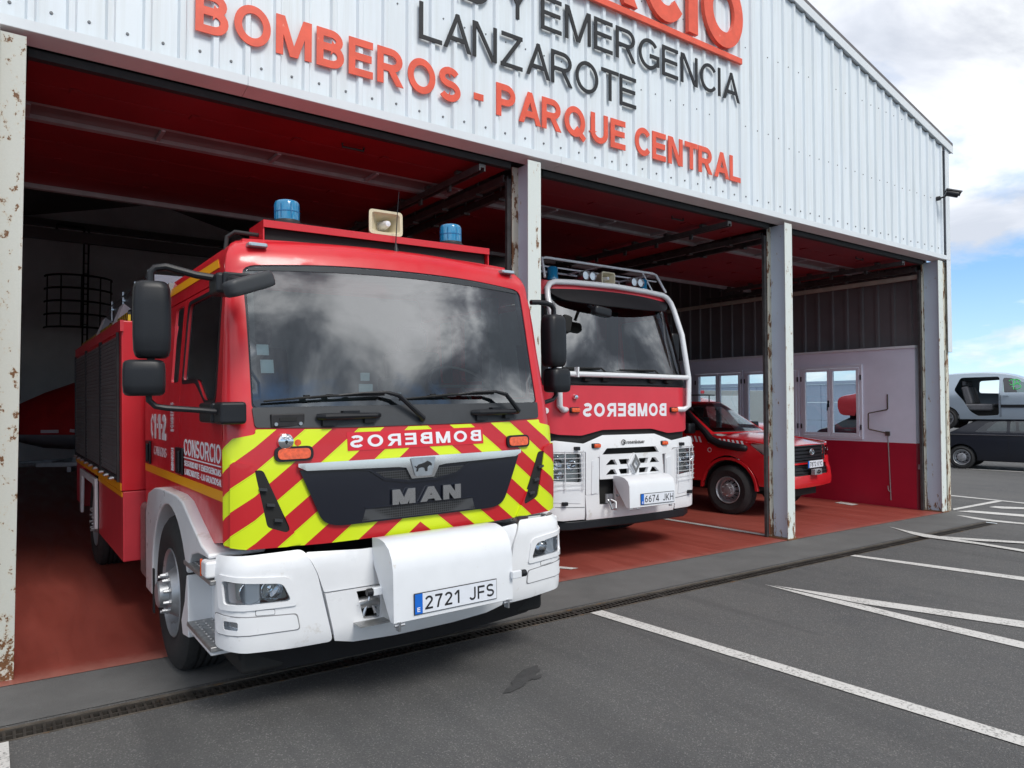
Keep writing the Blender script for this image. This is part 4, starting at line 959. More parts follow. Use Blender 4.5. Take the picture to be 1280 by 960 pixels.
sidetext('SEGURIDAD Y EMERGENCIAS', .20, 1.12, 1.338, .036, 'decal', .19)
sidetext('LANZAROTE - LA GRACIOSA', .20, 1.11, 1.284, .038, 'decal', .19)
sidetext('112', 1.73, 2.23, 1.475, .185, 'decal', .26, gap=.30)
for yy in (2.055,1.885):
    q = MB(); q.bx(-1.0995,-1.0965,yy-.015,yy+.015,1.555,1.590); q.build('lettering_dot', 'decal', cab, smooth=False)
skin('phone_mark', side1, [(2.27,1.66),(2.33,1.61),(2.33,1.52),(2.27,1.47),(2.24,1.50),(2.29,1.535),(2.29,1.60),(2.24,1.63)], 'decal', cab, res=.1, off=.003, th=.002)
sidetext('CANARIAS', 1.72, 2.20, 1.352, .066, 'decaldim', .13)
sidetext('BOMBEROS', 1.47, 1.56, 1.545, .20, 'decaldim', .22, vert=True)
sidetext('EMERGENCIAS', 1.47, 1.545, 1.28, .155, 'decal', .22, vert=True)
for y0, y1, z0, z1 in ((2.32,2.50,1.27,1.45),(1.135,1.345,1.275,1.45)):
    q = MB(); q.bx(-1.112,-1.096,y0,y1,z0,z1); o = q.build('door_handle', 'blackpl', cab, bevel=.012)
    q = MB(); q.bx(-1.130,-1.112,y0+.03,y0+.065,z0+.02,z1-.02); q.build('grip', 'blackpl', o, bevel=.008)
# wheel arch, step well
fo = [(2.15,.36),(2.15,.93),(2.04,1.085),(1.8,1.14),(1.57,1.160),(1.04,1.162),(.86,1.14),(.64,1.055),(.37,.957),(.20,.93),(.20,.905),(.45,.895),(.62,.86),(.72,.76)]
arcp = [(1.29+.605*cos(rad(a)), .47+.605*sin(rad(a))) for a in range(155,-1,-9)]
fo2 = fo+arcp+[(1.90,.36)]
for s in (-1, 1):
    q = MB(); q.prism(fo2, 'x', s*1.165, s*.86); q.build('wheel_arch', 'white', cab, bevel=.018, seg=3, ang=50)
    q = MB()
    pp = [(1.29+.60*cos(rad(a)), .47+.60*sin(rad(a))) for a in range(175,4,-9)]; pi_ = [(1.29+.56*cos(rad(a)), .47+.56*sin(rad(a))) for a in range(4,176,9)]
    q.prism(pp+pi_, 'x', s*.94, s*.55); q.build('arch_liner', 'under', cab, smooth=False)
# panel behind the step and side of the arch
for s in (-1, 1):
    q = MB(); q.prism([(.0,.46),(.84,.36),(.90,.40),(.87,.62),(.80,.80),(.0,.88)], 'x', s*1.03, s*.95); well = q.build('step_well', 'white', cab, bevel=.01)
    q = MB(); q.prism([(.70,.36),(.86,.34),(.90,.42),(.80,.56),(.745,.72),(.715,.72)], 'x', s*1.165, s*1.0); q.build('step_side', 'white', well, bevel=.008)
    q = MB(); q.bx(min(s*1.165,s*.98),max(s*1.165,s*.98),.16,.74,.400,.425); q.build('step_skirt', 'white', well, bevel=.01)
    for z in (.426,.775):
        q = MB(); q.bx(min(s*1.170,s*1.0),max(s*1.170,s*1.0),.14,.72 if z < .5 else .80,z,z+.028); tr = q.build('step_tread', 'alu', well, bevel=.006)
        q = MB()
        for i in range(10):
            for j in range(3): yy = .19+i*.052; xx = s*(1.04+.045*j); q.cyl((xx,yy,z+.027),(xx,yy,z+.033),.012,.008,8)
        o = q.build('tread_stud', 'alu', tr); o['kind'] = 'stuff'
    q = MB(); q.bx(min(s*1.19,s*1.11),max(s*1.19,s*1.11),.15,.26,.81,.90); q.build('side_marker', 'white', well, bevel=.015)
q = MB(); q.bx(-1.192,-1.18,.263,.268,.81,.90); q.build('marker_edge', 'orange', cab)
# bumper
M['lampback'] = mat('lamp_housing', (.62,.61,.57), .35, .35)
bmp = empty('bumper', (0,0,0)); bmp.parent = T1
def posb(a, z):
    w = 1.145; rx, ry = .15, .20; Af = w-rx; L = 1.57*(rx+ry)/2; s = 1 if a > 0 else -1; aa = abs(a)
    i = .045*max(0, (z-.86)/.08)**2 + .05*max(0, (.48-z)/.12)**2
    y0 = -.075+i
    def cr(x): return .055*x*x
    if aa <= Af: x, y = aa, y0+cr(aa)
    elif aa <= Af+L: t = (aa-Af)/L*pi/2; x = Af+rx*sin(t); y = y0+cr(Af)+ry*(1-cos(t))
    else: x = w; y = y0+cr(Af)+ry+(aa-Af-L)
    if aa > Af: x -= i*.6
    return (s*x, y, z)
AB = .995+1.57*.175
hl = rnd([(-1.175,.815,.03),(-.845,.775,.03),(-.80,.675,.03),(-1.16,.690,.02)], .03)
fg = rnd([(-1.165,.605),(-1.08,.600),(-1.08,.555),(-1.165,.560)], .012)
cp = [(-AB+.02,.93),(-.725,.935),(-.66,.80),(-.575,.415),(-.80,.418),(-1.05,.435),(-AB+.04,.455),(-AB+.02,.47)]
for s in (-1, 1):
    P_ = (lambda p: p) if s < 0 else M2
    cpn = skin('bumper_corner', posb, P_(rnd(cp, .03)), 'white', bmp, [P_(hl), P_(fg)], res=.05, th=.03)
    skin('lamp_surround', posb, P_([(x*1.0+(-.035 if x < -1 else .035), z+(.03 if z > .74 else -.028)) for x, z in hl]), 'white', cpn, [P_(hl)], res=.06, off=.010, th=.012)
    lamp = skin('headlamp', posb, P_([(x, z) for x, z in hl]), 'lampback', cpn, res=.05, off=-.075, th=.01)
    q = MB()
    for lx, lr in ((-1.035,.058),(-.895,.056)):
        p = Vector(posb(s*-lx if s > 0 else lx, .742)); q.lathe([(lr+.004,-.030),(lr,-.032),(lr*.75,.010),(lr*.35,.035),(.018,.040),(.016,.012),(0,.008)], (p.x*(1-.028*(abs(lx) > 1)), p.y+.046, p.z), 'y', 24)
    q.build('reflector', 'chrome', lamp)
    skin('lens', posb, P_(hl), 'lens', lamp, res=.06, off=-.004, th=0)
    bz = [(-1.235,.635),(-.775,.600),(-.760,.520),(-1.22,.535)]
    seamo = skin('fog_recess', posb, P_(rnd([(x+(-.006 if x < -1 else .006), z+(.005 if z > .56 else -.005)) for x, z in bz], .02)), 'seam2', cpn, [P_(fg)], res=.06, off=.003, th=.002)
    skin('fog_panel', posb, P_(rnd(bz, .02)), 'white', cpn, [P_(fg)], res=.06, off=.006, th=.005)
    fl = skin('fog_lamp', posb, P_(fg), 'orange' if False else 'chrome', cpn, res=.04, off=-.02, th=.01)
    skin('fog_glass', posb, P_(fg), 'lens', fl, res=.04, off=.002, th=0)
    skin('cover_cap', posb, P_(rnd([(-.985,.655),(-.885,.645),(-.885,.615),(-.985,.622)], .008)), 'seam2', cpn, res=.06, off=.0005, th=.001)
    skin('cover_cap', posb, P_(rnd([(-.982,.652),(-.888,.642),(-.888,.618),(-.982,.625)], .008)), 'white', cpn, res=.06, off=.003, th=.002)
op = [(-.44,.67),(-.295,.67),(-.295,.50),(-.40,.51)]
skin('bumper_top', posb, rnd([(-.715,.925,.02),(-.655,.80),(-.620,.69),(.620,.69),(.655,.80),(.715,.925,.02),(.40,.905),(-.40,.905)], .01), 'white', bmp, res=.06, off=-.012, th=.03)
skin('bumper_lower', posb, [(-.618,.682),(-.562,.415),(-.45,.385),(-.2,.37),(.2,.37),(.45,.385),(.562,.415),(.618,.682)], 'white', bmp, [op], res=.05, off=0, th=.03)
skin('inner_bumper', posb, [(-.78,.42),(.78,.42),(.78,.915),(-.78,.915)], 'white', bmp, [[(x*1.02,z) for x,z in op]], res=.12, off=-.045, th=.01)
skin('dark_cavity', posb, [(-.6,.45),(-.1,.45),(-.1,.75),(-.6,.75)], 'under', bmp, res=.12, off=-.20, th=.01)
q = MB(); q.bx(-1.02,1.02,.0,.5,.27,.43); q.v = [(x, y+(.12*abs(x)**2), z) for x, y, z in q.v]; q.build('valance', 'under', bmp, bevel=.03)
skin('valance_lip', lambda a, z: (a, .02+.10*a*a+(.42-z)*.35, z), [(-1.0,.30),(-.9,.262),(.9,.262),(1.0,.30),(1.05,.43),(-1.05,.43)], 'blackpl', bmp, res=.1, th=.02)
q = MB(); q.bx(-.46,-.28,-.16,.02,.492,.500); q.build('winch_tray', 'alu', bmp)
q = MB(); q.tube([(-.44,-.03,.59),(-.30,-.03,.59)], .035, 12); q.tube([(-.40,-.05,.52),(-.36,-.05,.62),(-.32,-.05,.53)], .012, 6); q.build('winch', 'steel', bmp)
# winch hood with number plate
hood = empty('winch_hood', (0,0,0)); hood.parent = bmp
prf = [(-.05,.955),(-.14,.962),(-.20,.952),(-.26,.92),(-.295,.87),(-.312,.80),(-.315,.53)]
inn = [(y+.006, z-.004) for y, z in prf]
xa, xb = -.335, .455
q = MB(); q.prism(prf+inn[::-1], 'x', xa, xb); q.build('shell', 'white2', hood, ang=50)
for xx in (xa+.001, xb-.005):
    q = MB(); q.prism([(y+.004, z-.002) for y, z in prf]+[(-.270,.53),(-.07,.80),(-.05,.84)], 'x', xx, xx+.004); q.build('side_plate', 'white2', hood, smooth=False)
for xx, sg in ((xa-.0,-1),(xb,1)):
    q = MB(); q.bx(min(xx, xx+sg*.03)-.02,max(xx,xx+sg*.03)+.02,-.345 if sg > 0 else -.17,-.317 if sg > 0 else -.14,.655,.70); lt = q.build('latch', 'white2', hood, bevel=.006)
    q = MB(); yy = -.332 if sg > 0 else -.155; x1 = xx+sg*.05; q.cyl((x1,yy,.678),(x1+sg*.035,yy,.678),.021,n=14); q.build('knob', 'blackpl', lt, bevel=.004)
for xx in (-.30,.42):
    q = MB(); q.cyl((xx-.03,-.31,.515),(xx+.03,-.31,.515),.010,n=8); q.bx(xx-.012,xx+.0,-.33,-.29,.485,.535); q.build('hinge', 'steel', hood)
q = MB(); q.bx(-.215,.335,-.3215,-.3165,.553,.672); pf = q.build('number_plate', 'darkpl', hood, bevel=.002)
q = MB(); q.bx(-.163,.330,-.3240,-.3216,.558,.667); q.build('plate_field', 'plate', pf, smooth=False)
q = MB(); q.bx(-.210,-.1635,-.3240,-.3216,.558,.667); q.build('plate_band', 'plate_blue', pf, smooth=False)
text('plate_text', '2721', 'black_text', pf, (-.148,-.3240,.575), (1,0,0), (0,0,1), .222, .074, .001, .15, gap=.20)
text('plate_text', 'JFS', 'black_text', pf, (.142,-.3240,.575), (1,0,0), (0,0,1), .170, .074, .001, .15, gap=.20)
text('plate_text', 'E', 'decal', pf, (-.197,-.3240,.570), (1,0,0), (0,0,1), .018, .024, .001, .2)
# light bar
bar = empty('light_bar', (0,0,0)); bar.parent = cab
q = MB(); q.bx(-.80,.80,.40,.41,2.772,2.815); q.bx(-.80,.80,.4101,.68,2.807,2.815); q.bx(-.80,.80,.68,.69,2.755,2.815); q.bx(-.80,-.792,.4101,.6799,2.665,2.8065); q.bx(.792,.80,.4101,.6799,2.665,2.8065)
for xx in (-.45,.1,.5): q.bx(xx-.02,xx+.02,.50,.60,2.66,2.8065)
q.build('channel', 'red', bar, smooth=False); q = MB(); q.bx(-.78,.78,.44,.66,2.70,2.80); q.build('underside_shade', 'under', bar, smooth=False)  # dark filler box stands in for the shade under the bar's lip
for xx in (-.62,.55):
    q = MB(); q.lathe([(.092,2.816),(.092,2.832),(.080,2.840),(.078,2.852)], (xx,.52,0), 'z', 28, cap=True); bo = q.build('beacon', 'dark_metal', bar)
    q = MB(); q.lathe([(.076,2.845),(.076,2.955),(.070,2.968),(.055,2.975),(0,2.977)], (xx,.52,0), 'z', 28); 
    q.build('lens', 'bluel', bo, ang=50)
    q = MB()
    for k in range(8):
        a = 2*pi*k/8; q.bx(xx+.0765*cos(a)-.002,xx+.0765*cos(a)+.002,.52+.0765*sin(a)-.002,.52+.0765*sin(a)+.002,2.86,2.945)
    q.lathe([(.0775,2.900),(.0775,2.906)], (xx,.52,0), 'z', 28)
    q.build('lens_ribs', mat('beacon_rib', (.01,.12,.30), .3) if 'beacon_rib' not in bpy.data.materials else bpy.data.materials['beacon_rib'], bo)
# horn loudspeaker
hn = empty('loudspeaker', (0,0,0)); hn.parent = bar
def box_ring(x, y, z, hw, hh, r=.35, n=6):
    p = rnd([(-hw,-hh),(hw,-hh),(hw,hh),(-hw,hh)], min(hw, hh)*r, n); return [(x+a, y, z+b) for a, b in p]
def loft(q, rings, cap0=False, cap1=False):
    n = len(rings[0]); k = len(q.v)
    for r in rings: q.v += r
    for i in range(len(rings)-1):
        for j in range(n): q.f.append((k+i*n+j, k+i*n+(j+1) % n, k+(i+1)*n+(j+1) % n, k+(i+1)*n+j))
    if cap0: q.f.append(tuple(k+j for j in range(n)))
    if cap1: q.f.append(tuple(k+(len(rings)-1)*n+j for j in range(n))[::-1])
    return q
hx, hz = .02, 2.90
q = MB(); loft(q, [box_ring(hx,.66,hz,.05,.05),box_ring(hx,.60,hz,.085,.060),box_ring(hx,.50,hz,.105,.070),box_ring(hx,.42,hz,.118,.078),box_ring(hx,.415,hz,.120,.080),box_ring(hx,.415,hz,.100,.064),box_ring(hx,.47,hz,.072,.048),box_ring(hx,.53,hz,.04,.03)], True, True); q.v = [(x+(y-.5)*.25, y, z) for x, y, z in q.v]; q.build('bell', 'cream', hn, ang=45)
q = MB(); q.lathe([(.0,.425),(.018,.428),(.026,.46),(.032,.53)], (hx,0,hz), 'y', 16); q.build('core', 'decal', hn)
q = MB(); q.bx(hx-.03,hx+.03,.48,.56,2.816,2.835); q.build('bracket', 'cream', hn)
q = MB(); q.lathe([(.022,2.70),(.018,2.72),(.006,2.76),(.003,2.78)], (.045,.37,0), 'z', 12); q.tube([(.045,.37,2.77),(.055,.36,2.98),(.062,.35,3.10)], [.0035,.0028,.0018], 6); q.build('aerial', 'blackpl', cab)
q = MB(); q.tube([(-.98,.55,2.62),(-.97,.55,2.72),(-.93,.53,2.75),(-.80,.5,2.74)], .012, 8); q.build('cable', 'rubber', cab)
# mirrors
def pad(q, c_, w, d, h, r=.3, tilt=None):
    rg = []
    for t, k in ((-.5,.72),(-.47,.88),(-.40,.97),(-.2,1.0),(.2,1.0),(.40,.97),(.47,.88),(.5,.72)):
        p = rnd([(-w/2*k,-d/2*k),(w/2*k,-d/2*k),(w/2*k,d/2*k),(-w/2*k,d/2*k)], min(w,d)*r, 5); rg.append([(a, b, t*h) for a, b in p])
    k = len(q.v); loft(q, rg, True, True)
    R_ = Euler(tilt or (0,0,0)).to_matrix()
    for i in range(k, len(q.v)): q.v[i] = tuple(R_ @ Vector(q.v[i]) + Vector(c_))
    return q
for s in (-1, 1):
    mr = empty('mirror', (0,0,0)); mr.parent = cab
    yb = .12 if s < 0 else .30; xo = 0 if s < 0 else -.15
    X = lambda x: s*(x+xo)
    q = MB(); pad(q, (X(1.445),yb,2.16), .175, .15, .385, .35, (0,0,s*.15)); q.build('main_mirror', 'blackpl', mr, ang=60)
    q = MB(); pad(q, (X(1.48),yb+.01,1.868), .195, .15, .180, .35, (0,0,s*.15)); q.build('wide_mirror', 'blackpl', mr, ang=60)
    q = MB(); q.tube([(X(1.13) if s < 0 else 1.09,.05 if s < 0 else .30,2.385+(.05 if s > 0 else 0)),(X(1.24) if s < 0 else 1.16,.08 if s < 0 else .30,2.400+(.04 if s > 0 else 0)),(X(1.38),yb-.01,2.435),(X(1.43),yb,2.425),(X(1.45),yb,2.40),(X(1.45),yb,2.30)], .019, 10); q.build('upper_arm', 'blackpl', mr); q = MB(); q.tube([(X(1.45),yb,2.0),(X(1.45),yb,1.9)], .018, 8); q.build('link', 'blackpl', mr)
    q = MB(); q.tube([(X(1.46),yb,1.80),(X(1.46),yb,1.755),(X(1.43),yb,1.725),(X(1.38),yb-.01,1.715),(X(1.22) if s < 0 else 1.16,.08 if s < 0 else .28,1.700),(X(1.14) if s < 0 else 1.10,.05 if s < 0 else .26,1.690)], .0155, 10); q.build('lower_arm', 'blackpl', mr)
    if s > 0: continue
    q = MB(); q.bx(min(s*1.05,s*1.17),max(s*1.05,s*1.17),-.03 if s < 0 else .1,.14 if s < 0 else .26,2.30,2.41); q.build('upper_mount', 'blackpl', mr, bevel=.02)
    q = MB(); q.bx(min(s*1.10,s*1.165),max(s*1.10,s*1.165),.12,.40,1.63,1.74); q.build('lower_mount', 'blackpl', mr, bevel=.015)
    q = MB(); q.bx(min(s*1.02,s*1.155),max(s*1.02,s*1.155),-.03 if s < 0 else .0,.115,1.625,1.742); q.build('lower_cover', 'blackpl', mr, bevel=.018)
kr = empty('kerb_mirror', (0,0,0)); kr.parent = cab
q = MB(); pad(q, (-1.045,-.17,2.335), .27, .10, .085, .45, (0,-.35,.25)); q.build('mirror_pad', 'darkpl', kr, ang=60)
q = MB(); q.tube([(-1.10,.03,2.36),(-1.10,-.08,2.36),(-1.07,-.15,2.345)], [.03,.028,.022], 10); q.bx(-1.14,-.985,-.05,.10,2.33,2.41); q.build('mount', 'blackpl', kr, bevel=.01)
q = MB(); pad(q, (-.925,.25,2.27), .13, .04, .20, .4, (-.2,0,0)); q.build('inner_mirror', 'under', cab, ang=60)
# cab inside
inn_ = empty('interior', (0,0,0)); inn_.parent = cab
q = MB(); q.prism([(.12,1.55),(.10,1.68),(.30,1.735),(.50,1.70),(.55,1.5)], 'x', -1.04, 1.04); q.build('dashboard', 'cabin', inn_, bevel=.02)
q = MB(); q.bx(-1.05,1.05,1.85,1.88,1.0,2.62); q.bx(-1.05,1.05,.6,1.86,1.0,1.02); q.build('rear_bulkhead', 'cabin', inn_, smooth=False)
for xx in (-.62,.62):
    q = MB(); q.bx(xx-.24,xx+.24,.75,1.20,1.42,1.56); q.bx(xx-.23,xx+.23,1.16,1.30,1.50,2.12,(-.12,0,0)); q.bx(xx-.13,xx+.13,1.22,1.32,2.13,2.32); q.build('seat', 'seat', inn_, bevel=.04)
q = MB(); q.lathe([(.235,-.012),(.247,0),(.235,.012),(.223,0),(.235,-.012)], (0,0,0), 'z', 32); q.tube([(-.23,0,0),(.23,0,0)], .012, 6); q.tube([(0,0,0),(0,-.23,0)], .012, 6); q.v = [tuple(Matrix.Rotation(rad(38),3,'X') @ Vector(p) + Vector((.62,.52,1.83))) for p in q.v]; q.build('steering_wheel', 'darkpl', inn_)
q = MB(); q.bx(-.10,.22,.30,.36,1.735,1.88); q.build('radio_unit', 'blackpl', inn_, bevel=.01)
q = MB(); q.bx(-.02,.03,.292,.299,1.76,1.785); q.build('label', 'paper', inn_, smooth=False)
skin('sticker', pos1, [(-.915,2.0),(-.85,2.0),(-.85,2.06),(-.915,2.06)], 'paper', scut, res=.2, off=-.010, th=.001)
skin('sticker', pos1, [(-.90,1.90),(-.83,1.90),(-.83,1.975),(-.90,1.975)], 'paper', scut, res=.2, off=-.010, th=.001)
q = MB(); q.bx(-.27,-.18,.26,.27,1.77,1.84); q.bx(-.26,-.20,.26,.27,1.86,1.91); q.build('papers', 'paper', inn_, smooth=False)
for xx in (-.98,.98): q = MB(); q.bx(xx-.05,xx+.05,.62,.72,1.7,2.5); q.build('inner_pillar', 'cabin', inn_)
# chassis and equipment body
q = MB()
for xx in (-.42,.36): q.bx(xx,xx+.07,.3,6.6,.62,.85)
q.bx(-1.0,1.0,1.25,1.37,.42,.56); q.bx(-.55,.55,.3,2.4,.55,1.2); q.build('chassis', 'under', T1, smooth=False)
bd = empty('equipment_body', (0,0,0)); bd.parent = T1
q = MB(); q.bx(-1.25,1.25,2.72,6.7,1.03,2.42); q.build('upper_body', 'red', bd, bevel=.012)
for y0, y1, z0 in ((2.725,4.35,.46),(5.95,6.68,.55)): q = MB(); q.bx(-1.243,1.243,y0,y1,z0,1.029); q.build('lower_body', 'red_dull', bd, bevel=.01)
q = MB(); q.bx(-.9,.9,4.35,5.95,.75,1.029); q.build('wheel_housing', 'under', bd, smooth=False)
q = MB(); q.bx(-1.256,-1.2505,2.74,6.6,1.035,1.095); q.build('reflective_band', 'amberband', bd, smooth=False)
q = MB(); q.bx(-1.249,-1.2435,2.74,4.34,.985,1.025); q.build('reflective_band', 'amberband', bd, smooth=False)
for y0, y1 in ((2.86,3.98),(4.06,5.30),(5.36,6.55)):
    q = MB(); z = 1.15; k = len(q.v); n = 0
    while z < 2.30:
        for zz_, xx in ((z,-1.256),(z+.008,-1.262),(z+.024,-1.262),(z+.032,-1.256)): q.v += [(xx,y0,zz_),(xx,y1,zz_)]; n += 1
        z += .033
    for i in range(n-1): q.f.append((2*i,2*i+1,2*i+3,2*i+2))
    q.build('roller_shutter', 'slat', bd, smooth=False)
    q = MB(); q.bx(-1.272,-1.2515,y0-.03,y0-.004,1.10,2.33); q.bx(-1.272,-1.2515,y1+.004,y1+.03,1.10,2.33); q.bx(-1.268,-1.2515,y0,y1,1.11,1.145); q.build('shutter_frame', 'dark_metal', bd, smooth=False)
    for k in range(3):
        yy = y0+.2+k*(y1-y0-.4)/2; q = MB(); q.tube([(-1.27,yy-.05,1.12),(-1.30,yy-.04,1.115),(-1.30,yy+.04,1.115),(-1.27,yy+.05,1.12)], .010, 6); q.build('pull_handle', 'steel', bd)
q = MB(); q.prism([(4.40,1.00),(4.40,.50),(4.50,.50),(4.52,.90),(4.62,.93),(5.70,.93),(5.80,.5),(5.92,.5),(5.92,1.0)], 'x', -1.275, -1.244); q.build('mudguard', 'white2', bd, bevel=.008)
q = MB(); q.bx(-1.262,-1.235,2.69,6.6,2.33,2.419); q.build('gutter', 'red_dull', bd, smooth=False)
# on the roof: rails, white locker, floodlights
M['warn'] = None
def warn_mat():
    m = bpy.data.materials.new('black_yellow_tape'); m.use_nodes = True; nt = m.node_tree; b = nt.nodes['Principled BSDF']
    t = nt.nodes.new('ShaderNodeTexCoord').outputs['Object']; s = N(nt, 'ShaderNodeSeparateXYZ'); lk(nt, t, s.inputs[0])
    f = mth(nt, 'LESS_THAN', mth(nt, 'FRACT', mth(nt, 'MULTIPLY', mth(nt, 'ADD', s.outputs[1], s.outputs[2]), 9)), .5)
    lk(nt, mixc(nt, f, (.02,.02,.02), (.62,.46,.02)), b.inputs['Base Color']); return m
M['warn'] = warn_mat()
q = MB(); q.bx(-1.19,-1.17,2.8,6.6,2.425,2.50); q.build('warning_strip', 'warn', bd, smooth=False)
q = MB(); q.bx(-.93,-.35,3.30,3.36,2.421,2.91); q.build('locker_front', 'white2', bd, bevel=.004)
q = MB(); q.bx(-.93,-.35,3.361,6.5,2.421,2.86); q.build('locker', 'slat', bd, smooth=False)
q = MB(); q.tube([(-.95,3.3,2.90),(-.95,6.5,2.90)], .012, 6)
for yy in (3.34,4.1,4.9,5.8): q.tube([(-.95,yy,2.72),(-.95,yy,2.95)], .010, 6); q.bx(-.965,-.935,yy-.05,yy+.05,2.84,2.86)
q.build('locker_rail', 'steel', bd)
for yy in (3.55,4.85):
    q = MB(); loft(q, [[(-1.10+a*.8,yy+b*.4,2.50) for a, b in ((-.06,-.1),(.06,-.1),(.06,.1),(-.06,.1))],[(-1.12+a,yy+b,2.60) for a, b in ((-.10,-.14),(.08,-.14),(.08,.14),(-.10,.14))]], True, True); q.v = [tuple(Matrix.Rotation(rad(-70),3,'Y') @ (Vector(p)-Vector((-1.12,yy,2.55))) + Vector((-1.12,yy,2.55))) for p in q.v]; q.build('flood_lamp', 'decal', bd)
    q = MB(); q.bx(-1.10,-1.0,yy-.1,yy+.1,2.43,2.60); q.build('lamp_housing', 'blackpl', bd, bevel=.02)
q = MB(); q.bx(-1.08,-1.0,2.75,3.2,2.425,2.62); q.build('valve_box', mat('blue_box', (.03,.06,.14), .5), bd, bevel=.02)
q = MB(); q.bx(-1.13,-.80,2.35,2.66,.36,.95); q.build('fuel_tank', 'alu', T1, bevel=.04)
for s in (-1, 1):
    wheel(T1, s*1.145, 1.30, .50, .30, .285, s, hub=.09)
    wheel(T1, s*1.19, 5.15, .50, .30, .285, s, hub=.02)
q = MB(); q.bx(-1.20,-1.19,1.62,1.66,.30,.60); q.build('mud_flap', 'rubber', T1, smooth=False)

# ================================================================= second fire engine, white front with bull bar
T2 = tag(empty('fire_engine', (6.06,.65,0)), 'fire engine with plain red panel, white lower front and white tubular bull bar', 'fire engine')
def W2(z): return 1.17 if z < 2.05 else 1.17-.10*min(1, (z-2.05)/.9)
def Y2(z): return .0 if z < 1.95 else .22*(z-1.95)
def mkpos(Wf, Yf, rx, ry, crown, back=0):
    def f(a, z):
        w = Wf(z); y0 = Yf(z); Af = w-rx; L = 1.57*(rx+ry)/2; s = 1 if a > 0 else -1; aa = abs(a)
        if aa <= Af: x, y = aa, y0+crown*aa*aa
        elif aa <= Af+L: t = (aa-Af)/L*pi/2; x = Af+rx*sin(t); y = y0+crown*Af*Af+ry*(1-cos(t))
        else: x = w; y = y0+crown*Af*Af+ry+(aa-Af-L)
        return (s*x, y, z)
    return f
pos2 = mkpos(W2, Y2, .22, .20, .05)
A2 = .95+1.57*.21
cab = empty('cab', (0,0,0)); cab.parent = T2
M['red2'] = mat('faded_fire_red', (.62,.030,.050), .42, coat=.2, var=(1.4,.92), rvar=(5,.06))
scr2 = rnd([(-1.09,2.10,.03),(1.09,2.10,.03),(1.02,2.91,.06),(-1.02,2.91,.06)], .05)
skin('upper_shell', pos2, [(-A2,1.95),(A2,1.95),(A2-.02,3.12),(-A2+.02,3.12)], 'blackpl', cab, [scr2], res=.07, th=.03)
skin('windscreen', pos2, scr2, 'screen2', cab, res=.1, off=-.003, th=0)
skin('brow_panel', pos2, [(-A2,2.97),(A2,2.97),(A2-.02,3.13),(-A2+.02,3.13)], 'red2', cab, res=.1, off=.006, th=.01)
skin('red_panel', pos2, rnd([(-1.20,1.43),(-1.0,1.385),(-.70,1.370),(-.40,1.430),(.40,1.430),(.70,1.370),(1.0,1.385),(1.20,1.43),(1.20,1.93),(-1.20,1.93)], .03), 'red2', cab, res=.06, off=.012, th=.03)
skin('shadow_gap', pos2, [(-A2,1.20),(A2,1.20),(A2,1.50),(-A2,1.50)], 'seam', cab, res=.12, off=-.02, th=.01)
o = text('lettering', 'BOMBEROS', 'decal', cab, (-.68,0,1.580), (1,0,0), (0,0,1), 1.35, .155, .002, .22, mirror=True, gap=.18); wrap(o, pos2, .0135)
q = MB(); q.lathe([(0,-.04),(.022,-.038),(.030,-.02),(.030,.03)], (-.795,.02,1.80), 'y', 18); q.build('lock_cap', 'chrome', cab)
for x in (-.80,.80):
    q = MB(); pad(q, (x,.012,1.655), .135, .04, .065, .4); o = q.build('marker_lamp', 'blackpl', cab, ang=60)
    q = MB(); pad(q, (x,-.008,1.655), .115, .03, .048, .45); q.build('lens', 'orange', o, ang=60)
q = MB(); q.lathe([(.0,-.02),(.03,-.02),(.035,0),(.035,.02)], (-1.14,.10,1.65), 'y', 14); q.build('round_lamp', 'white', cab)
# sides, roof, body
for s in (-1, 1):
    ps = outw(lambda y, z, s=s: (s*(W2(z)+.0), y, z), s)
    w_ = rnd([(.42,2.05),(1.25,2.05),(1.25,2.85),(.56,2.85)], .05)
    d = skin('door', ps, [(.25,1.0),(1.45,1.0),(1.45,3.12),(.45,3.12),(.25,2.0)], 'red', cab, [w_], res=.12, th=.03)
    skin('window_glass', ps, w_, 'sideglass', d, res=.2, off=0, th=0)
    skin('cab_side', ps, [(1.46,1.0),(2.6,1.0),(2.6,3.12),(1.46,3.12)], 'red', cab, res=.2, th=.03)
q = MB(); q.bx(-1.04,1.04,.40,2.6,3.10,3.16); q.build('roof', 'red_dull', cab, bevel=.02)
q = MB(); q.bx(-1.1,1.1,1.7,1.74,1.0,3.05); q.build('rear_bulkhead', 'cabin', cab, smooth=False)
q = MB(); q.prism([(.10,1.9),(.08,2.05),(.30,2.12),(.48,2.06),(.50,1.9)], 'x', -1.08, 1.08); q.build('dashboard', 'cabin', cab, bevel=.02)
for xx in (-.62,.62): q = MB(); q.bx(xx-.24,xx+.24,.75,1.2,1.80,1.95); q.bx(xx-.23,xx+.23,1.15,1.28,1.9,2.6); q.build('seat', 'seat', cab, bevel=.04)
q = MB(); q.bx(.60,.72,.9,1.0,1.9,2.95); q.build('inner_pillar', 'under', cab)
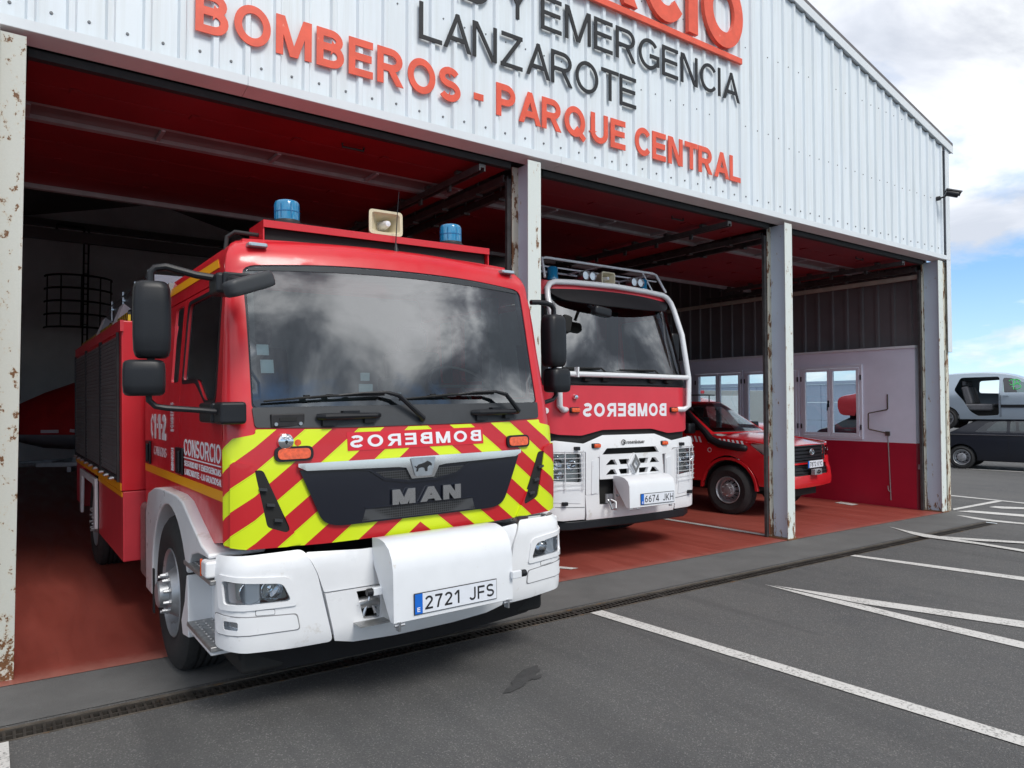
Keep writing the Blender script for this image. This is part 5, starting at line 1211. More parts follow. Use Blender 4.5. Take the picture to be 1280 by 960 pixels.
# visor
q = MB(); k0 = [(-1.0,.22,3.03),(-.5,.10,3.055),(.5,.10,3.055),(1.0,.22,3.03)]
skin('sun_visor', lambda x, z: (x, .02+.13*x*x+(z-2.84)*.75, z), rnd([(-1.02,3.03,.02),(-.85,2.90,.08),(-.4,2.865,.2),(.4,2.865,.2),(.85,2.90,.08),(1.02,3.03,.02),(.4,3.06,.2),(-.4,3.06,.2)], .04), 'blackpl', cab, res=.08, th=.015)
q = MB(); pad(q, (-.50,-.10,2.76), .26, .11, .10, .4, (0,.12,0)); q.tube([(-.50,.0,2.80),(-.50,.12,2.86)], .02, 8); q.build('kerb_mirror', 'blackpl', cab, ang=60)
q = MB(); pad(q, (-.80,.15,2.63), .13, .05, .19, .45, (0,.2,0)); q.build('inner_mirror', 'under', cab, ang=60)
for (px, ex, bx0) in ((-.25,-.42,-1.0),(.62,.45,-.20)):
    q = MB(); q.tube([(px,.0,2.03),(ex,-.01,2.13),(bx0,.06,2.125)], [.014,.010,.007], 6); q.tube([(ex,.01,2.12),(bx0,.05,2.112)], .008, 5); q.build('wiper', 'under', cab)
for x in (-.62,-.35,.42,.70): q = MB(); q.bx(x-.05,x+.05,-.02,.03,1.98,2.05); q.build('screen_foot', 'under', cab, bevel=.01)
# white lower front
def Y2b(z): return -.11+.03*max(0,(z-1.25)/.1) + (.05*max(0,(.50-z)/.12)**2)
pos2b = mkpos(lambda z: 1.24, Y2b, .26, .26, .07); A2b = .98+1.57*.26
bm2 = empty('bumper', (0,0,0)); bm2.parent = T2
hl2 = rnd([(-1.24,1.19),(-.78,1.175),(-.77,.86),(-1.22,.90)], .03)
skin('front_mask', pos2b, rnd([(-A2b,1.27),(-1.1,1.325),(-.74,1.285),(-.45,1.372),(.38,1.372),(.67,1.285),(1.05,1.325),(A2b,1.27),(A2b,1.20),(.68,1.195),(.62,1.13),(.44,1.13),(.36,1.225),(-.42,1.225),(-.51,1.13),(-.66,1.13),(-.72,1.195),(-A2b,1.20)], .01), 'white', bm2, res=.06, th=.03)
for s in (-1, 1):
    P_ = (lambda p: p) if s < 0 else M2
    cp_ = skin('lamp_panel', pos2b, P_([(-A2b,1.195),(-.725,1.19),(-.725,.45),(-1.0,.45),(-A2b,.50)]), 'white', bm2, [P_(hl2)], res=.06, off=-.004, th=.03)
    lp = skin('headlamp', pos2b, P_(hl2), 'lampback', cp_, res=.06, off=-.07, th=.01)
    q = MB()
    for lx, lz, lr in ((-1.08,1.08,.075),(-.90,1.06,.065),(-1.04,.95,.05)):
        p = Vector(pos2b(lx*-s, lz)); q.lathe([(lr,-.02),(lr*.7,.02),(lr*.3,.035),(.012,.01),(0,.01)], (p.x, p.y+.035, p.z), 'y', 16)
    q.build('reflector', 'chrome', lp)
    skin('lens', pos2b, P_(hl2), 'lens', lp, res=.08, off=-.004, th=0)
    # wire guard
    q = MB()
    def gp_(a, z, o_=.022): p = Vector(pos2b(-s*a if s > 0 else a, z)); p2 = Vector(pos2b((-s*a if s > 0 else a)+.01, z)); t_ = (p2-p).normalized(); n_ = Vector((t_.y,-t_.x,0)); return p+n_*o_
    for k in range(8):
        z = .80+.055*k; q.tube([gp_(a, z) for a in (-1.26,-1.2,-1.1,-.95,-.80,-.74)], .0030, 5)
    for a in (-1.26,-1.0,-.76): q.tube([gp_(a, .78), gp_(a, 1.21)], .006, 5)
    q.build('lamp_guard', 'white2', cp_)
    for a, z in ((-.84,1.235),(-1.0,.64)): q = MB(); p = gp_(a, z, .02); q.bx(p.x-.03,p.x+.03,p.y-.02,p.y+.03,z-.02,z+.02); q.build('guard_catch', 'blackpl', cp_, bevel=.006)
    skin('lower_panel', pos2b, P_(rnd([(-1.33,.82),(-.80,.80),(-.78,.63),(-1.30,.67)], .01)), 'white2', cp_, res=.08, off=.002, th=.003)
    skin('panel_seam', pos2b, P_([(-A2b+.02,.625),(-.73,.590),(-.73,.583),(-A2b+.02,.618)]), 'seam2', cp_, res=.1, off=.0005, th=.001)
    skin('pillar_panel', pos2b, P_(rnd([(-.715,1.19),(-.535,1.12),(-.535,.72),(-.715,.72)], .01)), 'white', bm2, res=.06, off=.002, th=.03)
    skin('pillar_inset', pos2b, P_(rnd([(-.635,1.10),(-.555,1.08),(-.555,.74),(-.645,.72)], .02)), 'white2', bm2, res=.06, off=.010, th=.01)
    q = MB(); pad(q, (s*.545-.03,-.10+.02,1.257), .115, .04, .055, .4); o = q.build('front_lamp', 'blackpl', bm2, ang=60)
    q = MB(); pad(q, (s*.545-.03+.01,-.12+.02,1.257), .095, .03, .042, .45); q.build('lens', 'orange', o, ang=60)
skin('grille_back', pos2b, [(-.53,.50),(.53,.50),(.53,1.24),(-.53,1.24)], 'under', bm2, res=.12, off=-.09, th=.01)
# grille lattice
g2 = skin('grille', pos2b, rnd([(-.525,1.155),(.475,1.155),(.50,.88),(-.525,.88)], .01), 'white', bm2,
     [[(x0,z0),(x1,z0),(x2,z1),(x3,z1)] for x0,x1,x2,x3,z0,z1 in ((-.44,-.27,-.31,-.37,1.035,1.095),(-.22,-.09,-.09,-.25,1.035,1.095),(-.44,-.27,-.31,-.37,.925,.985),(-.22,-.09,-.09,-.25,.925,.985),
      (.07,.20,.23,.07,1.035,1.095),(.25,.42,.35,.29,1.035,1.095),(.07,.20,.23,.07,.925,.985),(.25,.42,.35,.29,.925,.985))], res=.06, off=.004, th=.04)
dia = [(-.02,1.145),(.052,1.035),(-.02,.925),(-.092,1.035)]; di = [(-.02,1.085),(.012,1.035),(-.02,.985),(-.052,1.035)]
skin('badge', pos2b, dia, 'chrome', g2, [di], res=.05, off=.045, th=.035)
skin('badge_back', pos2b, rnd([(-.02,1.175,.03),(.085,1.035,.02),(-.02,.905,.03),(-.125,1.035,.02)], .02), 'white', g2, res=.05, off=.018, th=.02)
text('maker_lettering', 'rosenbauer', 'black_text', bm2, (-.125,-.1105,1.268), (1,0,0), (0,0,1), .29, .042, .001, .16, gap=.10)
text('maker_logo', 'R', 'black_text', bm2, (-.172,-.1105,1.267), (1,0,0), (0,0,1), .034, .044, .001, .20)
q = MB(); q.lathe([(.032,-.112),(.032,-.1105),(.024,-.1105),(.024,-.112)], (-.175,0,1.288), 'y', 18); q.build('logo_ring', 'black_text', bm2)
skin('lower_bumper', pos2b, [(-.72,.72),(-.53,.72),(-.53,.75),(-.525,.60),(-.30,.60),(-.30,.87),(.53,.87),(.53,.72),(.72,.72),(.70,.44),(-.70,.44)], 'white', bm2, res=.06, off=-.002, th=.03)
q = MB(); q.prism([(-1.15,.10),(-.9,-.05),(0,-.10),(.9,-.05),(1.15,.10),(1.15,.4),(-1.15,.4)], 'z', .34, .44); q.build('valance', 'blackpl', bm2, bevel=.015)
q = MB(); q.tube([(-.44,-.14,.66),(-.48,-.20,.63),(-.46,-.22,.56),(-.40,-.22,.56),(-.38,-.20,.63),(-.42,-.14,.66)], .014, 8); q.bx(-.47,-.39,-.16,-.12,.62,.72); q.build('shackle', 'steel', bm2)
h2 = empty('winch_hood', (0,0,0)); h2.parent = bm2
prf = [(-.10,.915),(-.20,.915),(-.28,.900),(-.335,.865),(-.36,.81),(-.365,.575)]; inn = [(y+.007, z-.005) for y, z in prf]
q = MB(); q.prism(prf+inn[::-1], 'x', -.33, .40); q.build('shell', 'white2', h2, ang=50)
for xx in (-.3295,.3945): q = MB(); q.prism([(y+.004, z-.002) for y, z in prf]+[(-.31,.575),(-.10,.85)], 'x', xx, xx+.005); q.build('side_plate', 'white2', h2, smooth=False)
q = MB(); q.cyl((-.355,-.19,.70),(-.33,-.19,.70),.016,n=10); q.build('knob', 'steel', h2)
for xx in (-.30,-.20,.33): q = MB(); q.cyl((xx-.02,-.355,.56),(xx+.02,-.355,.56),.010,n=8); q.build('hinge', 'steel', h2)
q = MB(); q.bx(-.165,.375,-.3725,-.3665,.598,.722); pf = q.build('number_plate', 'darkpl', h2)
q = MB(); q.bx(-.118,.368,-.3750,-.3726,.604,.716); q.build('plate_field', 'plate', pf, smooth=False)
q = MB(); q.bx(-.160,-.1185,-.3750,-.3726,.604,.716); q.build('plate_band', 'plate_blue', pf, smooth=False)
text('plate_text', '6674', 'black_text', pf, (-.105,-.3750,.622), (1,0,0), (0,0,1), .225, .077, .001, .14, gap=.18)
text('plate_text', 'JKH', 'black_text', pf, (.185,-.3750,.622), (1,0,0), (0,0,1), .172, .077, .001, .14, gap=.18)
text('plate_text', 'E', 'decal', pf, (-.149,-.3750,.612), (1,0,0), (0,0,1), .018, .024, .001, .2)
# bull bar and rack
q = MB(); P0_ = [(.88,.06,1.66),(.98,-.0,1.66),(1.04,-.02,1.70),(1.045,-.02,2.05),(1.04,.08,2.60),(1.03,.20,2.92),(1.01,.235,3.02),(.96,.255,3.085),(.88,.26,3.115),(.60,.25,3.13),(0,.22,3.14)]
q.tube([(-x, y, z) for x, y, z in P0_]+P0_[::-1][1:], .034, 12); bb = q.build('bull_bar', 'white2', T2, ang=60)
q = MB(); q.tube([(-1.03,-.02,2.055),(0,-.06,2.055),(1.03,-.02,2.055)], .030, 10); q.bx(-.83,-.81,-.08,-.02,2.02,2.13); q.build('cross_tube', 'white2', bb)
q = MB()
q.tube([(-.99,.30,3.16),(-.94,.42,3.40),(-.88,.43,3.42),(.88,.43,3.42),(.94,.42,3.40),(.99,.30,3.16)], .016, 8)
q.tube([(-.97,.44,3.32),(.96,.44,3.32)], .010, 6); q.tube([(-.93,.43,3.41),(-.93,1.1,3.41),(.93,1.1,3.41),(.93,.43,3.41)], .014, 6); q.tube([(.70,.43,3.41),(.76,.30,3.14)], .010, 6); q.tube([(0,.43,3.41),(0,1.1,3.41)], .010, 6); q.tube([(.93,.8,3.41),(.97,.8,3.16)], .010, 6)
q.tube([(-.93,1.1,3.41),(-.93,1.1,3.16)], .012, 6); q.tube([(.93,1.1,3.41),(.93,1.1,3.16)], .012, 6)
q.build('roof_rack', 'white2', T2)
for xx in (-.80,.66):
    q = MB(); q.lathe([(.07,3.16),(.07,3.20),(.064,3.205),(.064,3.30),(.05,3.315),(0,3.317)], (xx,.40,0), 'z', 20); q.build('beacon', 'bluel', T2, ang=50)
for xx in (-.38,-.27,.42,.53):
    q = MB(); q.lathe([(0,.30),(.045,.30),(.054,.285),(.058,.30),(.058,.36),(.03,.42),(0,.42)], (xx,0,3.245), 'y', 18); q.bx(xx-.015,xx+.015,.33,.37,3.16,3.20); q.build('work_lamp', 'steel', T2)
hx, hz = .02, 3.255
q = MB(); loft(q, [box_ring(hx,.56,hz,.05,.05),box_ring(hx,.46,hz,.085,.060),box_ring(hx,.34,hz,.110,.075),box_ring(hx,.335,hz,.112,.077),box_ring(hx,.335,hz,.095,.062),box_ring(hx,.40,hz,.06,.045),box_ring(hx,.44,hz,.03,.03)], True, True); q.bx(hx-.03,hx+.03,.42,.5,3.16,3.20); o = q.build('loudspeaker', 'cream', T2, ang=45)
q = MB(); q.lathe([(0,.335),(.02,.34),(.03,.43)], (hx,0,hz), 'y', 12); q.build('core', 'decal', o)
q = MB(); pad(q, (1.22,.40,2.45), .16, .12, .42, .35); q.tube([(1.05,.4,2.75),(1.2,.4,2.75),(1.22,.4,2.62)], .015, 6); q.build('mirror', 'blackpl', T2, ang=60)
q = MB(); q.bx(-1.25,1.25,2.75,7.0,.85,3.0); q.build('equipment_body', 'red', T2, bevel=.015)
q = MB()
for xx in (-.42,.36): q.bx(xx,xx+.07,.4,6.9,.65,.9)
q.bx(-1.0,1.0,1.3,1.45,.5,.65); q.bx(-.6,.6,.5,2.6,.6,1.3); q.build('chassis', 'under', T2, smooth=False)
for s in (-1, 1):
    wheel(T2, s*1.20, 1.35, .56, .34, .27, s, hub=.1); wheel(T2, s*1.20, 5.4, .56, .34, .27, s, hub=.1)
    q = MB(); q.prism([(.30,.7),(.62,.95),(.75,1.2),(1.0,1.32),(1.7,1.32),(2.0,1.1),(2.1,.7),(1.95,.7)]+[(1.35+.60*cos(rad(a)), .6+.60*sin(rad(a))) for a in range(15,170,12)], 'x', s*1.24, s*.95); q.build('wheel_arch', 'white', T2, bevel=.01)

# ================================================================= red pickup
T3 = tag(empty('pickup_truck', (10.45,1.05,0), (0,0,.13)), 'red pickup with black snorkel, roof rack and winch parked in the right-hand bay', 'pickup')
def Y3(z):
    if z < .60: return -.02+.10*max(0,(.50-z)/.15)**2
    if z < .72: return -.02+.03*(z-.60)/.12
    return .03+.10*max(0, z-.80)
def W3(z): return .915-.05*max(0,(z-.85)/.3)**2-.03*max(0,(.55-z)/.2)
pos3_ = mkpos(W3, Y3, .26, .28, .06)
def m3(z): return z+.04*max(0, min(1, (z-.6)/.2))+.40*max(0, z-.86)
def pos3(a, z):
    p = pos3_(a, z); return (p[0], p[1], m3(z))
A3c = .655+1.57*.27; YC = .03+.026+.28         # unrolled start of the side, its y
def ay(y): return -(A3c+(y-YC))
M['red3'] = mat('pickup_red_paint', (.62,.015,.022), .22, coat=.9, var=(3,.95))
b3 = empty('body', (0,0,0)); b3.parent = T3
hlp = rnd([(ay(.60),1.045),(ay(.30),1.02),(-.58,.975),(-.56,.865),(-.80,.865),(ay(.34),.905)], .02)
arch = [(ay(.93+.47*cos(rad(a))), .40+.47*sin(rad(a))) for a in range(0,181,12)]
arch = [(x, z) for x, z in arch]+[(ay(.46),.20),(ay(1.40),.20)]
gr3 = rnd([(-.55,.985),(.55,.985),(.50,.80),(-.50,.80)], .03)
lg3 = rnd([(-.60,.765),(.60,.765),(.58,.625),(-.58,.625)], .03)
def shellpoly(): return [(ay(1.62),.50),(ay(1.41),.50)]+[(ay(.93+.48*cos(rad(a))), .40+.48*sin(rad(a))) for a in range(12,169,12)]+[(ay(.445),.48),(-.90,.47),(-.5,.445),(0,.44)]
lp_ = shellpoly(); top = [(0,1.00),(-.5,1.00),(-.9,1.02),(ay(.5),1.05),(ay(.9),1.085),(ay(1.62),1.13)]
full = lp_+[(-x, z) for x, z in lp_[::-1][1:]]+[(-x, z) for x, z in top[::-1]]+top[1:]
fg3 = rnd([(-.93,.69),(-.70,.66),(-.70,.56),(-.96,.57)], .03)
skin('front_body', pos3, full, 'red3', b3, [hlp, M2(hlp), gr3, lg3, fg3, M2(fg3)], res=.05, th=.02)
for s, P_ in ((-1, lambda p: p), (1, M2)):
    h = skin('headlamp', pos3, P_(hlp), 'lampback', b3, res=.05, off=-.05, th=.01)
    p = Vector(pos3(s*.72, .93)); q = MB(); q.lathe([(.055,-.02),(.04,.02),(.015,.03),(0,.01)], (p.x, p.y+.04, p.z), 'y', 16); p = Vector(pos3(s*.62, .925)); q.lathe([(.04,-.02),(.03,.02),(0,.02)], (p.x, p.y+.03, p.z), 'y', 14); q.build('reflector', 'chrome', h)
    skin('lens', pos3, P_(hlp), 'lens', h, res=.06, off=-.002, th=0)
    skin('fog_bezel', pos3, P_(fg3), 'blackpl', b3, res=.05, off=-.02, th=.01)
gb = skin('grille', pos3, gr3, 'under', b3, res=.08, off=-.03, th=.01)
for z in (.955,.915,.875,.835): skin('grille_bar', pos3, [(-.50,z-.012),(.50,z-.012),(.50,z+.010),(-.50,z+.010)], 'blackpl', gb, res=.1, off=-.004, th=.02)
skin('grille_frame', pos3, [(x*1.03, .8875+(z-.8875)*1.10) for x, z in gr3], 'darkpl', gb, [gr3], res=.08, off=.008, th=.02)
lb_ = skin('lower_grille', pos3, lg3, 'under', b3, res=.08, off=-.03, th=.01)
for z in (.66,.70,.735): skin('grille_bar', pos3, [(-.58,z-.006),(.58,z-.006),(.58,z+.006),(-.58,z+.006)], 'blackpl', lb_, res=.1, off=-.008, th=.01)
# three-ellipse badge
q = MB()
for rx_, rz_, cz in ((.068,.048,0),(.022,.044,0),(.046,.018,.022)):
    q.tube([(rx_*cos(2*pi*i/24), 0, cz+rz_*sin(2*pi*i/24)) for i in range(24)], .007, 6, closed=True)
q.v = [(x, y+.008+.0, z+.985) for x, y, z in q.v]; q.build('badge', 'chrome', gb)
pl3 = MB().bx(-.0-.26,.26,-.052,-.044,.745,.860).build('number_plate', 'darkpl', T3)
q = MB(); q.bx(-.215,.256,-.0545,-.0523,.749,.856); q.build('plate_field', 'plate', pl3, smooth=False)
q = MB(); q.bx(-.256,-.2155,-.0545,-.0523,.749,.856); q.build('plate_band', 'plate_blue', pl3, smooth=False)
text('plate_text', '7872', 'black_text', pl3, (-.20,-.0545,.764), (1,0,0), (0,0,1), .215, .072, .001, .15, gap=.16)
text('plate_text', 'KYC', 'black_text', pl3, (.06,-.0545,.764), (1,0,0), (0,0,1), .165, .072, .001, .15, gap=.16)
q = MB(); q.bx(-.12,.12,-.10,-.03,.635,.725); w3 = q.build('winch', 'galv', T3, bevel=.008)
q = MB(); q.lathe([(0,-.115),(.03,-.112),(.032,-.10)], (0,0,.685), 'y', 14); q.tube([(-.06,-.105,.675),(0,-.13,.695),(.06,-.105,.675)], .010, 6); q.build('hook', 'dark_metal', w3)
# bonnet
def hood_z(x, y):
    t = max(0, min(1, (y-.05)/1.15)); return 1.10+.165*(1-(1-t)**2)-.075*(x/.86)**2*(1 if t > .2 else .6+2*t)
def hood(x, y): return (x, y, hood_z(x, y))
hp = []
for a in [-.90,-.8,-.7,-.6,-.5,-.35,-.2,0,.2,.35,.5,.6,.7,.8,.90]:
    p = pos3(a*1.0, 1.0); hp.append((p[0]*.985, p[1]+.008))
hp = [(-.855,1.18),(-.855,.55)]+hp+[(.855,.55),(.855,1.18),(.4,1.10),(0,1.08),(-.4,1.10)]
skin('bonnet', hood, hp, 'red3', b3, res=.07, th=.02)
q = MB()
for s in (-1, 1):       # shoulder fillets between bonnet and wings
    rows = [[(s*.852,y,hood_z(.852,y)) , (s*.885,y,hood_z(.852,y)-.02), (s*.905,y,hood_z(.852,y)-.055)] for y in (.55,.8,1.0,1.2)]
    k = len(q.v)
    for r in rows: q.v += r
    for i in range(3):
        for j in range(2): q.f.append((k+i*3+j,k+i*3+j+1,k+i*3+3+j+1,k+i*3+3+j))
q.build('wing_edge', 'red3', b3)
# greenhouse
def gh(s):
    def f(y, z): return (s*(.90-.255*max(0, z-1.25)/.52), y, z)
    return outw(f, s)
def wsf(x, t): return (x*(1-.20*t), 1.13+.80*t+.10*(abs(x)/.8)**2*(1-t*.5), 1.255+.50*t)
skin('windscreen', wsf, [(-.80,.04),(.80,.04),(.78,1.0),(-.78,1.0)], 'screen3', b3, res=.15, th=0)
skin('screen_frame', wsf, [(-.87,.0),(.87,.0),(.85,1.05),(-.85,1.05)], 'red3', b3, [rnd([(-.79,.05),(.79,.05),(.77,.97),(-.77,.97)], .05)], res=.1, off=-.002, th=.02)
skin('roof', lambda x, y: (x, y, 1.785-.04*(x/.7)**2-.03*max(0,(2.25-y)/.3)), rnd([(-.69,1.98),(.69,1.98),(.69,3.25),(-.69,3.25)], .06), 'red3', b3, res=.12, th=.02)
for s in (-1, 1):
    g_ = gh(s); w1 = rnd([(1.45,1.30),(2.33,1.30),(2.33,1.70),(2.0,1.70)], .04); w2 = rnd([(2.42,1.30),(3.10,1.30),(3.05,1.68),(2.42,1.70)], .04)
    sd_ = skin('cab_side', g_, [(1.22,1.24),(3.35,1.24),(3.25,1.76),(2.0,1.76)], 'red3', b3, [w1, w2], res=.1, th=.02)
    for w_ in (w1, w2): skin('window_glass', g_, w_, 'sideglass', sd_, res=.2, off=0, th=0)
    o = skin('door', outw(lambda y, z, s=s: (s*(.915-.03*max(0,(z-.9)/.3)**2), y, z), s), [(1.64,.42),(3.30,.42),(3.30,1.25),(1.64,1.25)], 'red3', b3, res=.12, th=.02)
    q = MB(); pad(q, (s*1.03,1.55,1.34), .20, .12, .17, .4); q.tube([(s*.88,1.55,1.29),(s*.98,1.55,1.31)], .02, 6); q.build('mirror', 'blackpl', b3, ang=60)
    q = MB(); q.prism([(3.36,.55),(5.2,.55),(5.25,1.25),(3.36,1.25)], 'x', s*.90, s*.84); q.build('bed_side', 'red3', b3, bevel=.01)
    wheel(T3, s*.93, .93, .385, .25, .21, s, hub=.02, nuts=6, holes=12); wheel(T3, s*.93, 4.0, .385, .25, .21, s, hub=.02, nuts=6, holes=12)
    q = MB(); q.prism([(.93+.50*cos(rad(a)), .40+.50*sin(rad(a))) for a in range(0,181,12)]+[(.93+.455*cos(rad(a)), .40+.455*sin(rad(a))) for a in range(180,-1,-12)], 'x', s*.922, s*.86); q.build('arch_flare', 'red3', b3, bevel=.006)
    q = MB(); q.prism([(.93+.49*cos(rad(a)), .40+.49*sin(rad(a))) for a in range(0,181,15)]+[(.93+.44*cos(rad(a)), .40+.44*sin(rad(a))) for a in range(180,-1,-15)], 'x', s*.86, s*.45); q.build('arch_liner', 'under', b3, smooth=False)
q = MB(); q.prism([(.15,.30),(3.3,.35),(3.3,.85),(1.5,1.0),(.4,.85),(.15,.6)], 'x', -.44, .44); q.bx(-.84,.84,3.36,5.2,.6,.7); q.build('underside', 'under', b3, smooth=False)
q = MB(); q.prism([(1.15,1.10),(1.20,1.25),(1.50,1.27),(1.6,1.05)], 'x', -.80, .80); q.build('dashboard', 'cabin', b3, smooth=False)
q = MB(); q.bx(-.80,.80,2.9,2.95,.7,1.30); q.build('rear_bulkhead', 'cabin', b3, smooth=False)
for xx in (-.38,.38): q = MB(); q.bx(xx-.24,xx+.24,2.2,2.34,.9,1.5); q.bx(xx-.12,xx+.12,2.24,2.33,1.5,1.68); q.build('seat', 'seat', b3, bevel=.03)
# snorkel, rack, beacon, stripes
q = MB(); q.tube([(-.925,.590,1.048),(-.925,.60,1.049),(-.925,.62,1.05),(-.945,.72,1.06),(-.950,1.05,1.10),(-.945,1.22,1.17),(-.935,1.32,1.28),(-.895,1.50,1.42),(-.80,1.82,1.68),(-.77,1.92,1.80),(-.77,1.94,1.90)], [.012,.036,.050,.060,.062,.060,.052,.045,.042,.040,.038], 10); o = q.build('snorkel', 'blackpl', T3)
q = MB(); pad(q, (-.77,1.93,1.94), .10, .16, .13, .4); q.build('snorkel_head', 'blackpl', o, ang=60)
q = MB(); z = 1.90
q.tube([(-.62,2.1,z),(.62,2.1,z),(.62,3.1,z),(-.62,3.1,z)], .012, 6, closed=True)
for k in range(5): y = 2.25+k*.2; q.tube([(-.62,y,z),(.62,y,z)], .009, 5)
for x in (-.6,.6):
    for y in (2.2,3.0): q.tube([(x,y,z),(x,y,1.73)], .012, 6)
rk = q.build('roof_rack', 'dark_metal', T3)
q = MB(); q.lathe([(.06,1.92),(.06,1.95),(.055,1.955),(.055,2.05),(.03,2.07),(0,2.07)], (-.30,2.35,0), 'z', 18); q.build('beacon', 'amber', rk, ang=50)
q = MB(); q.lathe([(.05,1.92),(.05,1.97),(0,2.01)], (.05,2.3,0), 'z', 14); q.build('small_lamp', 'orange', rk)
for k in range(14):
    y = .62+.075*k
    if 1.22 < y < 1.36: continue
    o_ = ay(y); skin('white_stripe', pos3, [(o_,.985+.035*(y-.6)),(o_-.035,.985+.035*(y-.6)),(o_-.060,1.045+.045*(y-.6)),(o_-.025,1.045+.045*(y-.6))], 'decal', b3, res=.1, off=.003, th=.001)
p = Vector(pos3(ay(1.24), .93)); q = MB(); q.lathe([(.036,-.002),(.036,-.0045),(.028,-.0045),(.028,-.002)], (p.x-.001,p.y,p.z), 'x', 18); text_o = q.build('round_mark', 'decal', b3)

# ================================================================= wrecked cars beyond the corner
def chaikin(p, k=2):
    for _ in range(k):
        o = []
        for i in range(len(p)):
            a = Vector(p[i]); b = Vector(p[(i+1) % len(p)])
            if abs(a.y-b.y) < .06 and a.y < .4 and b.y < .4: o += [tuple(a*.97+b*.03), tuple(a*.03+b*.97)]
            else: o += [tuple(a*.78+b*.22), tuple(a*.22+b*.78)]
        p = o
    return p
def car(name, label, loc, rz, prof, hw, m, wheels, R, wins, holes_left=(), holes_right=(), roofm=None, group=None, spokes=10, pitch=0):
    """prof: closed side outline (y,z) from front bottom round the roof; wins: side window outlines"""
    prof = chaikin(prof); t = tag(empty(name, loc, (pitch,0,rz)), label, 'car', group); body = empty('body', (0,0,0)); body.parent = t
    zs = 1.0
    def sf(s): return outw(lambda y, z: (s*(hw-.22*max(0, (z-.88)/.6)**1.2-.05*max(0,(.4-z)/.3)), y, z), s)
    arcs = []
    for wy in wheels: arcs.append([(wy+(R+.05)*cos(rad(a)), R+(R+.05)*sin(rad(a))) for a in range(0,360,20)])
    for s in (-1, 1):
        hs = list(wins)+(list(holes_left) if s < 0 else list(holes_right))
        sk = skin('side_panel', sf(s), prof, m, body, [rnd(w, .07, 5) for w in hs]+arcs, res=.12, th=.03)
        for w in wins: skin('window_glass', sf(s), rnd(w, .07, 5), 'sideglass', sk, res=.3, off=0, th=0)
    q = MB(); n = len(prof)
    P0 = dens(prof, .12); n = len(P0); f0, f1 = sf(-1), sf(1); k = 0; K = 7
    for y, z in P0:
        a, b = f0(y, z)[0], f1(y, z)[0]
        for j in range(K): t_ = j/(K-1); x = a+(b-a)*t_; q.v.append((x, y, z+(.05 if z > .75 else 0)*(1-(2*t_-1)**2)))
    for i in range(n):
        for j in range(K-1): q.f.append((i*K+j, i*K+j+1, ((i+1) % n)*K+j+1, ((i+1) % n)*K+j))
    q.build('outer_skin', m, body, ang=30)
    L_ = max(p[0] for p in prof); q = MB(); q.bx(-hw+.25,hw-.25,.35,L_-.35,.22,.60); q.build('underbody', 'under', body, smooth=False)
    for gy in (wins[0][0][0]-.03, wins[0][1][0]+.035):
        z1_ = .98; q = MB(); q.bx(-hw-.004,-hw+.002,gy-.004,gy+.004,.36,.93); q.build('door_gap', 'seam', body, smooth=False)
    for s in (-1, 1):
        for wy in wheels: wheel(t, s*(hw-.01), wy, R, .20, R*.66, s, hub=.015, nuts=5, holes=spokes, tread=False)
    return t, body, sf
silver = mat('silver_blue_paint', (.36,.43,.50), .30, .35, coat=.6, grime=(3,.66,(.30,.33,.36)))
black = mat('dusty_black_paint', (.008,.010,.018), .3, coat=.25, grime=(3,.72,(.02,.02,.025)))
wred = mat('wreck_red_paint', (.42,.025,.035), .35, coat=.4)
hatch = [(.10,.30),(3.75,.28),(3.82,.55),(3.80,.95),(3.62,1.30),(3.30,1.50),(2.4,1.54),(1.7,1.49),(1.20,1.28),(.80,1.00),(.55,.93),(.15,.78),(.03,.5)]
wf = [(.98,1.00),(1.82,1.00),(1.82,1.40),(1.62,1.38),(1.35,1.25)]
t, bd_, sf_ = car('wrecked_car', 'silver blue hatchback wreck without its rear door, stacked on a black car', (22.9,1.02,1.06), .22, hatch, .84, silver, (.75,3.15), .30, [wf], [[(1.90,.40),(2.36,.36),(2.56,.50),(2.72,.80),(2.94,1.08),(2.80,1.42),(1.90,1.43)]], [[(2.0,1.0),(2.6,1.02),(2.56,1.36),(2.0,1.39)]])
q = MB(); q.bx(-.74,.74,2.06,2.74,.52,.70); q.build('rear_seat', 'seat2', bd_, bevel=.05)
for xx in (-.42,.0,.42): q = MB(); q.bx(xx-.19,xx+.19,2.59,2.76,.68,1.18,(-.22,0,0)); q.bx(xx-.11,xx+.11,2.72,2.81,1.19,1.34); q.build('rear_seat_back', 'seat2', bd_, bevel=.05)
q = MB(); q.bx(-.62,-.2,1.54,1.69,.55,1.15,(-.2,0,0)); q.bx(-.52,-.3,1.66,1.74,1.16,1.32); q.build('front_seat', 'seat2', bd_, bevel=.05)
q = MB(); q.bx(-.78,.78,.9,3.5,.30,.38); q.build('cabin_floor', 'cabin', bd_, smooth=False)
q = MB(); q.bx(-.862,-.845,.9,1.86,.60,.68); q.build('rub_strip', 'blackpl', bd_, bevel=.004)
q = MB(); q.bx(-.875,-.85,1.68,1.82,.90,.93); q.build('door_handle', silver, bd_, bevel=.004)
q = MB(); q.bx(-.8435,-.8395,1.875,1.882,.35,.98); q.build('door_gap', 'seam', bd_, smooth=False)
M['spray'] = mat('green_spray_paint', (.06,.55,.14), .6)
q = MB()
def sprx(z): return -(.84-.22*max(0, (z-.88)/.6)**1.2)-.012
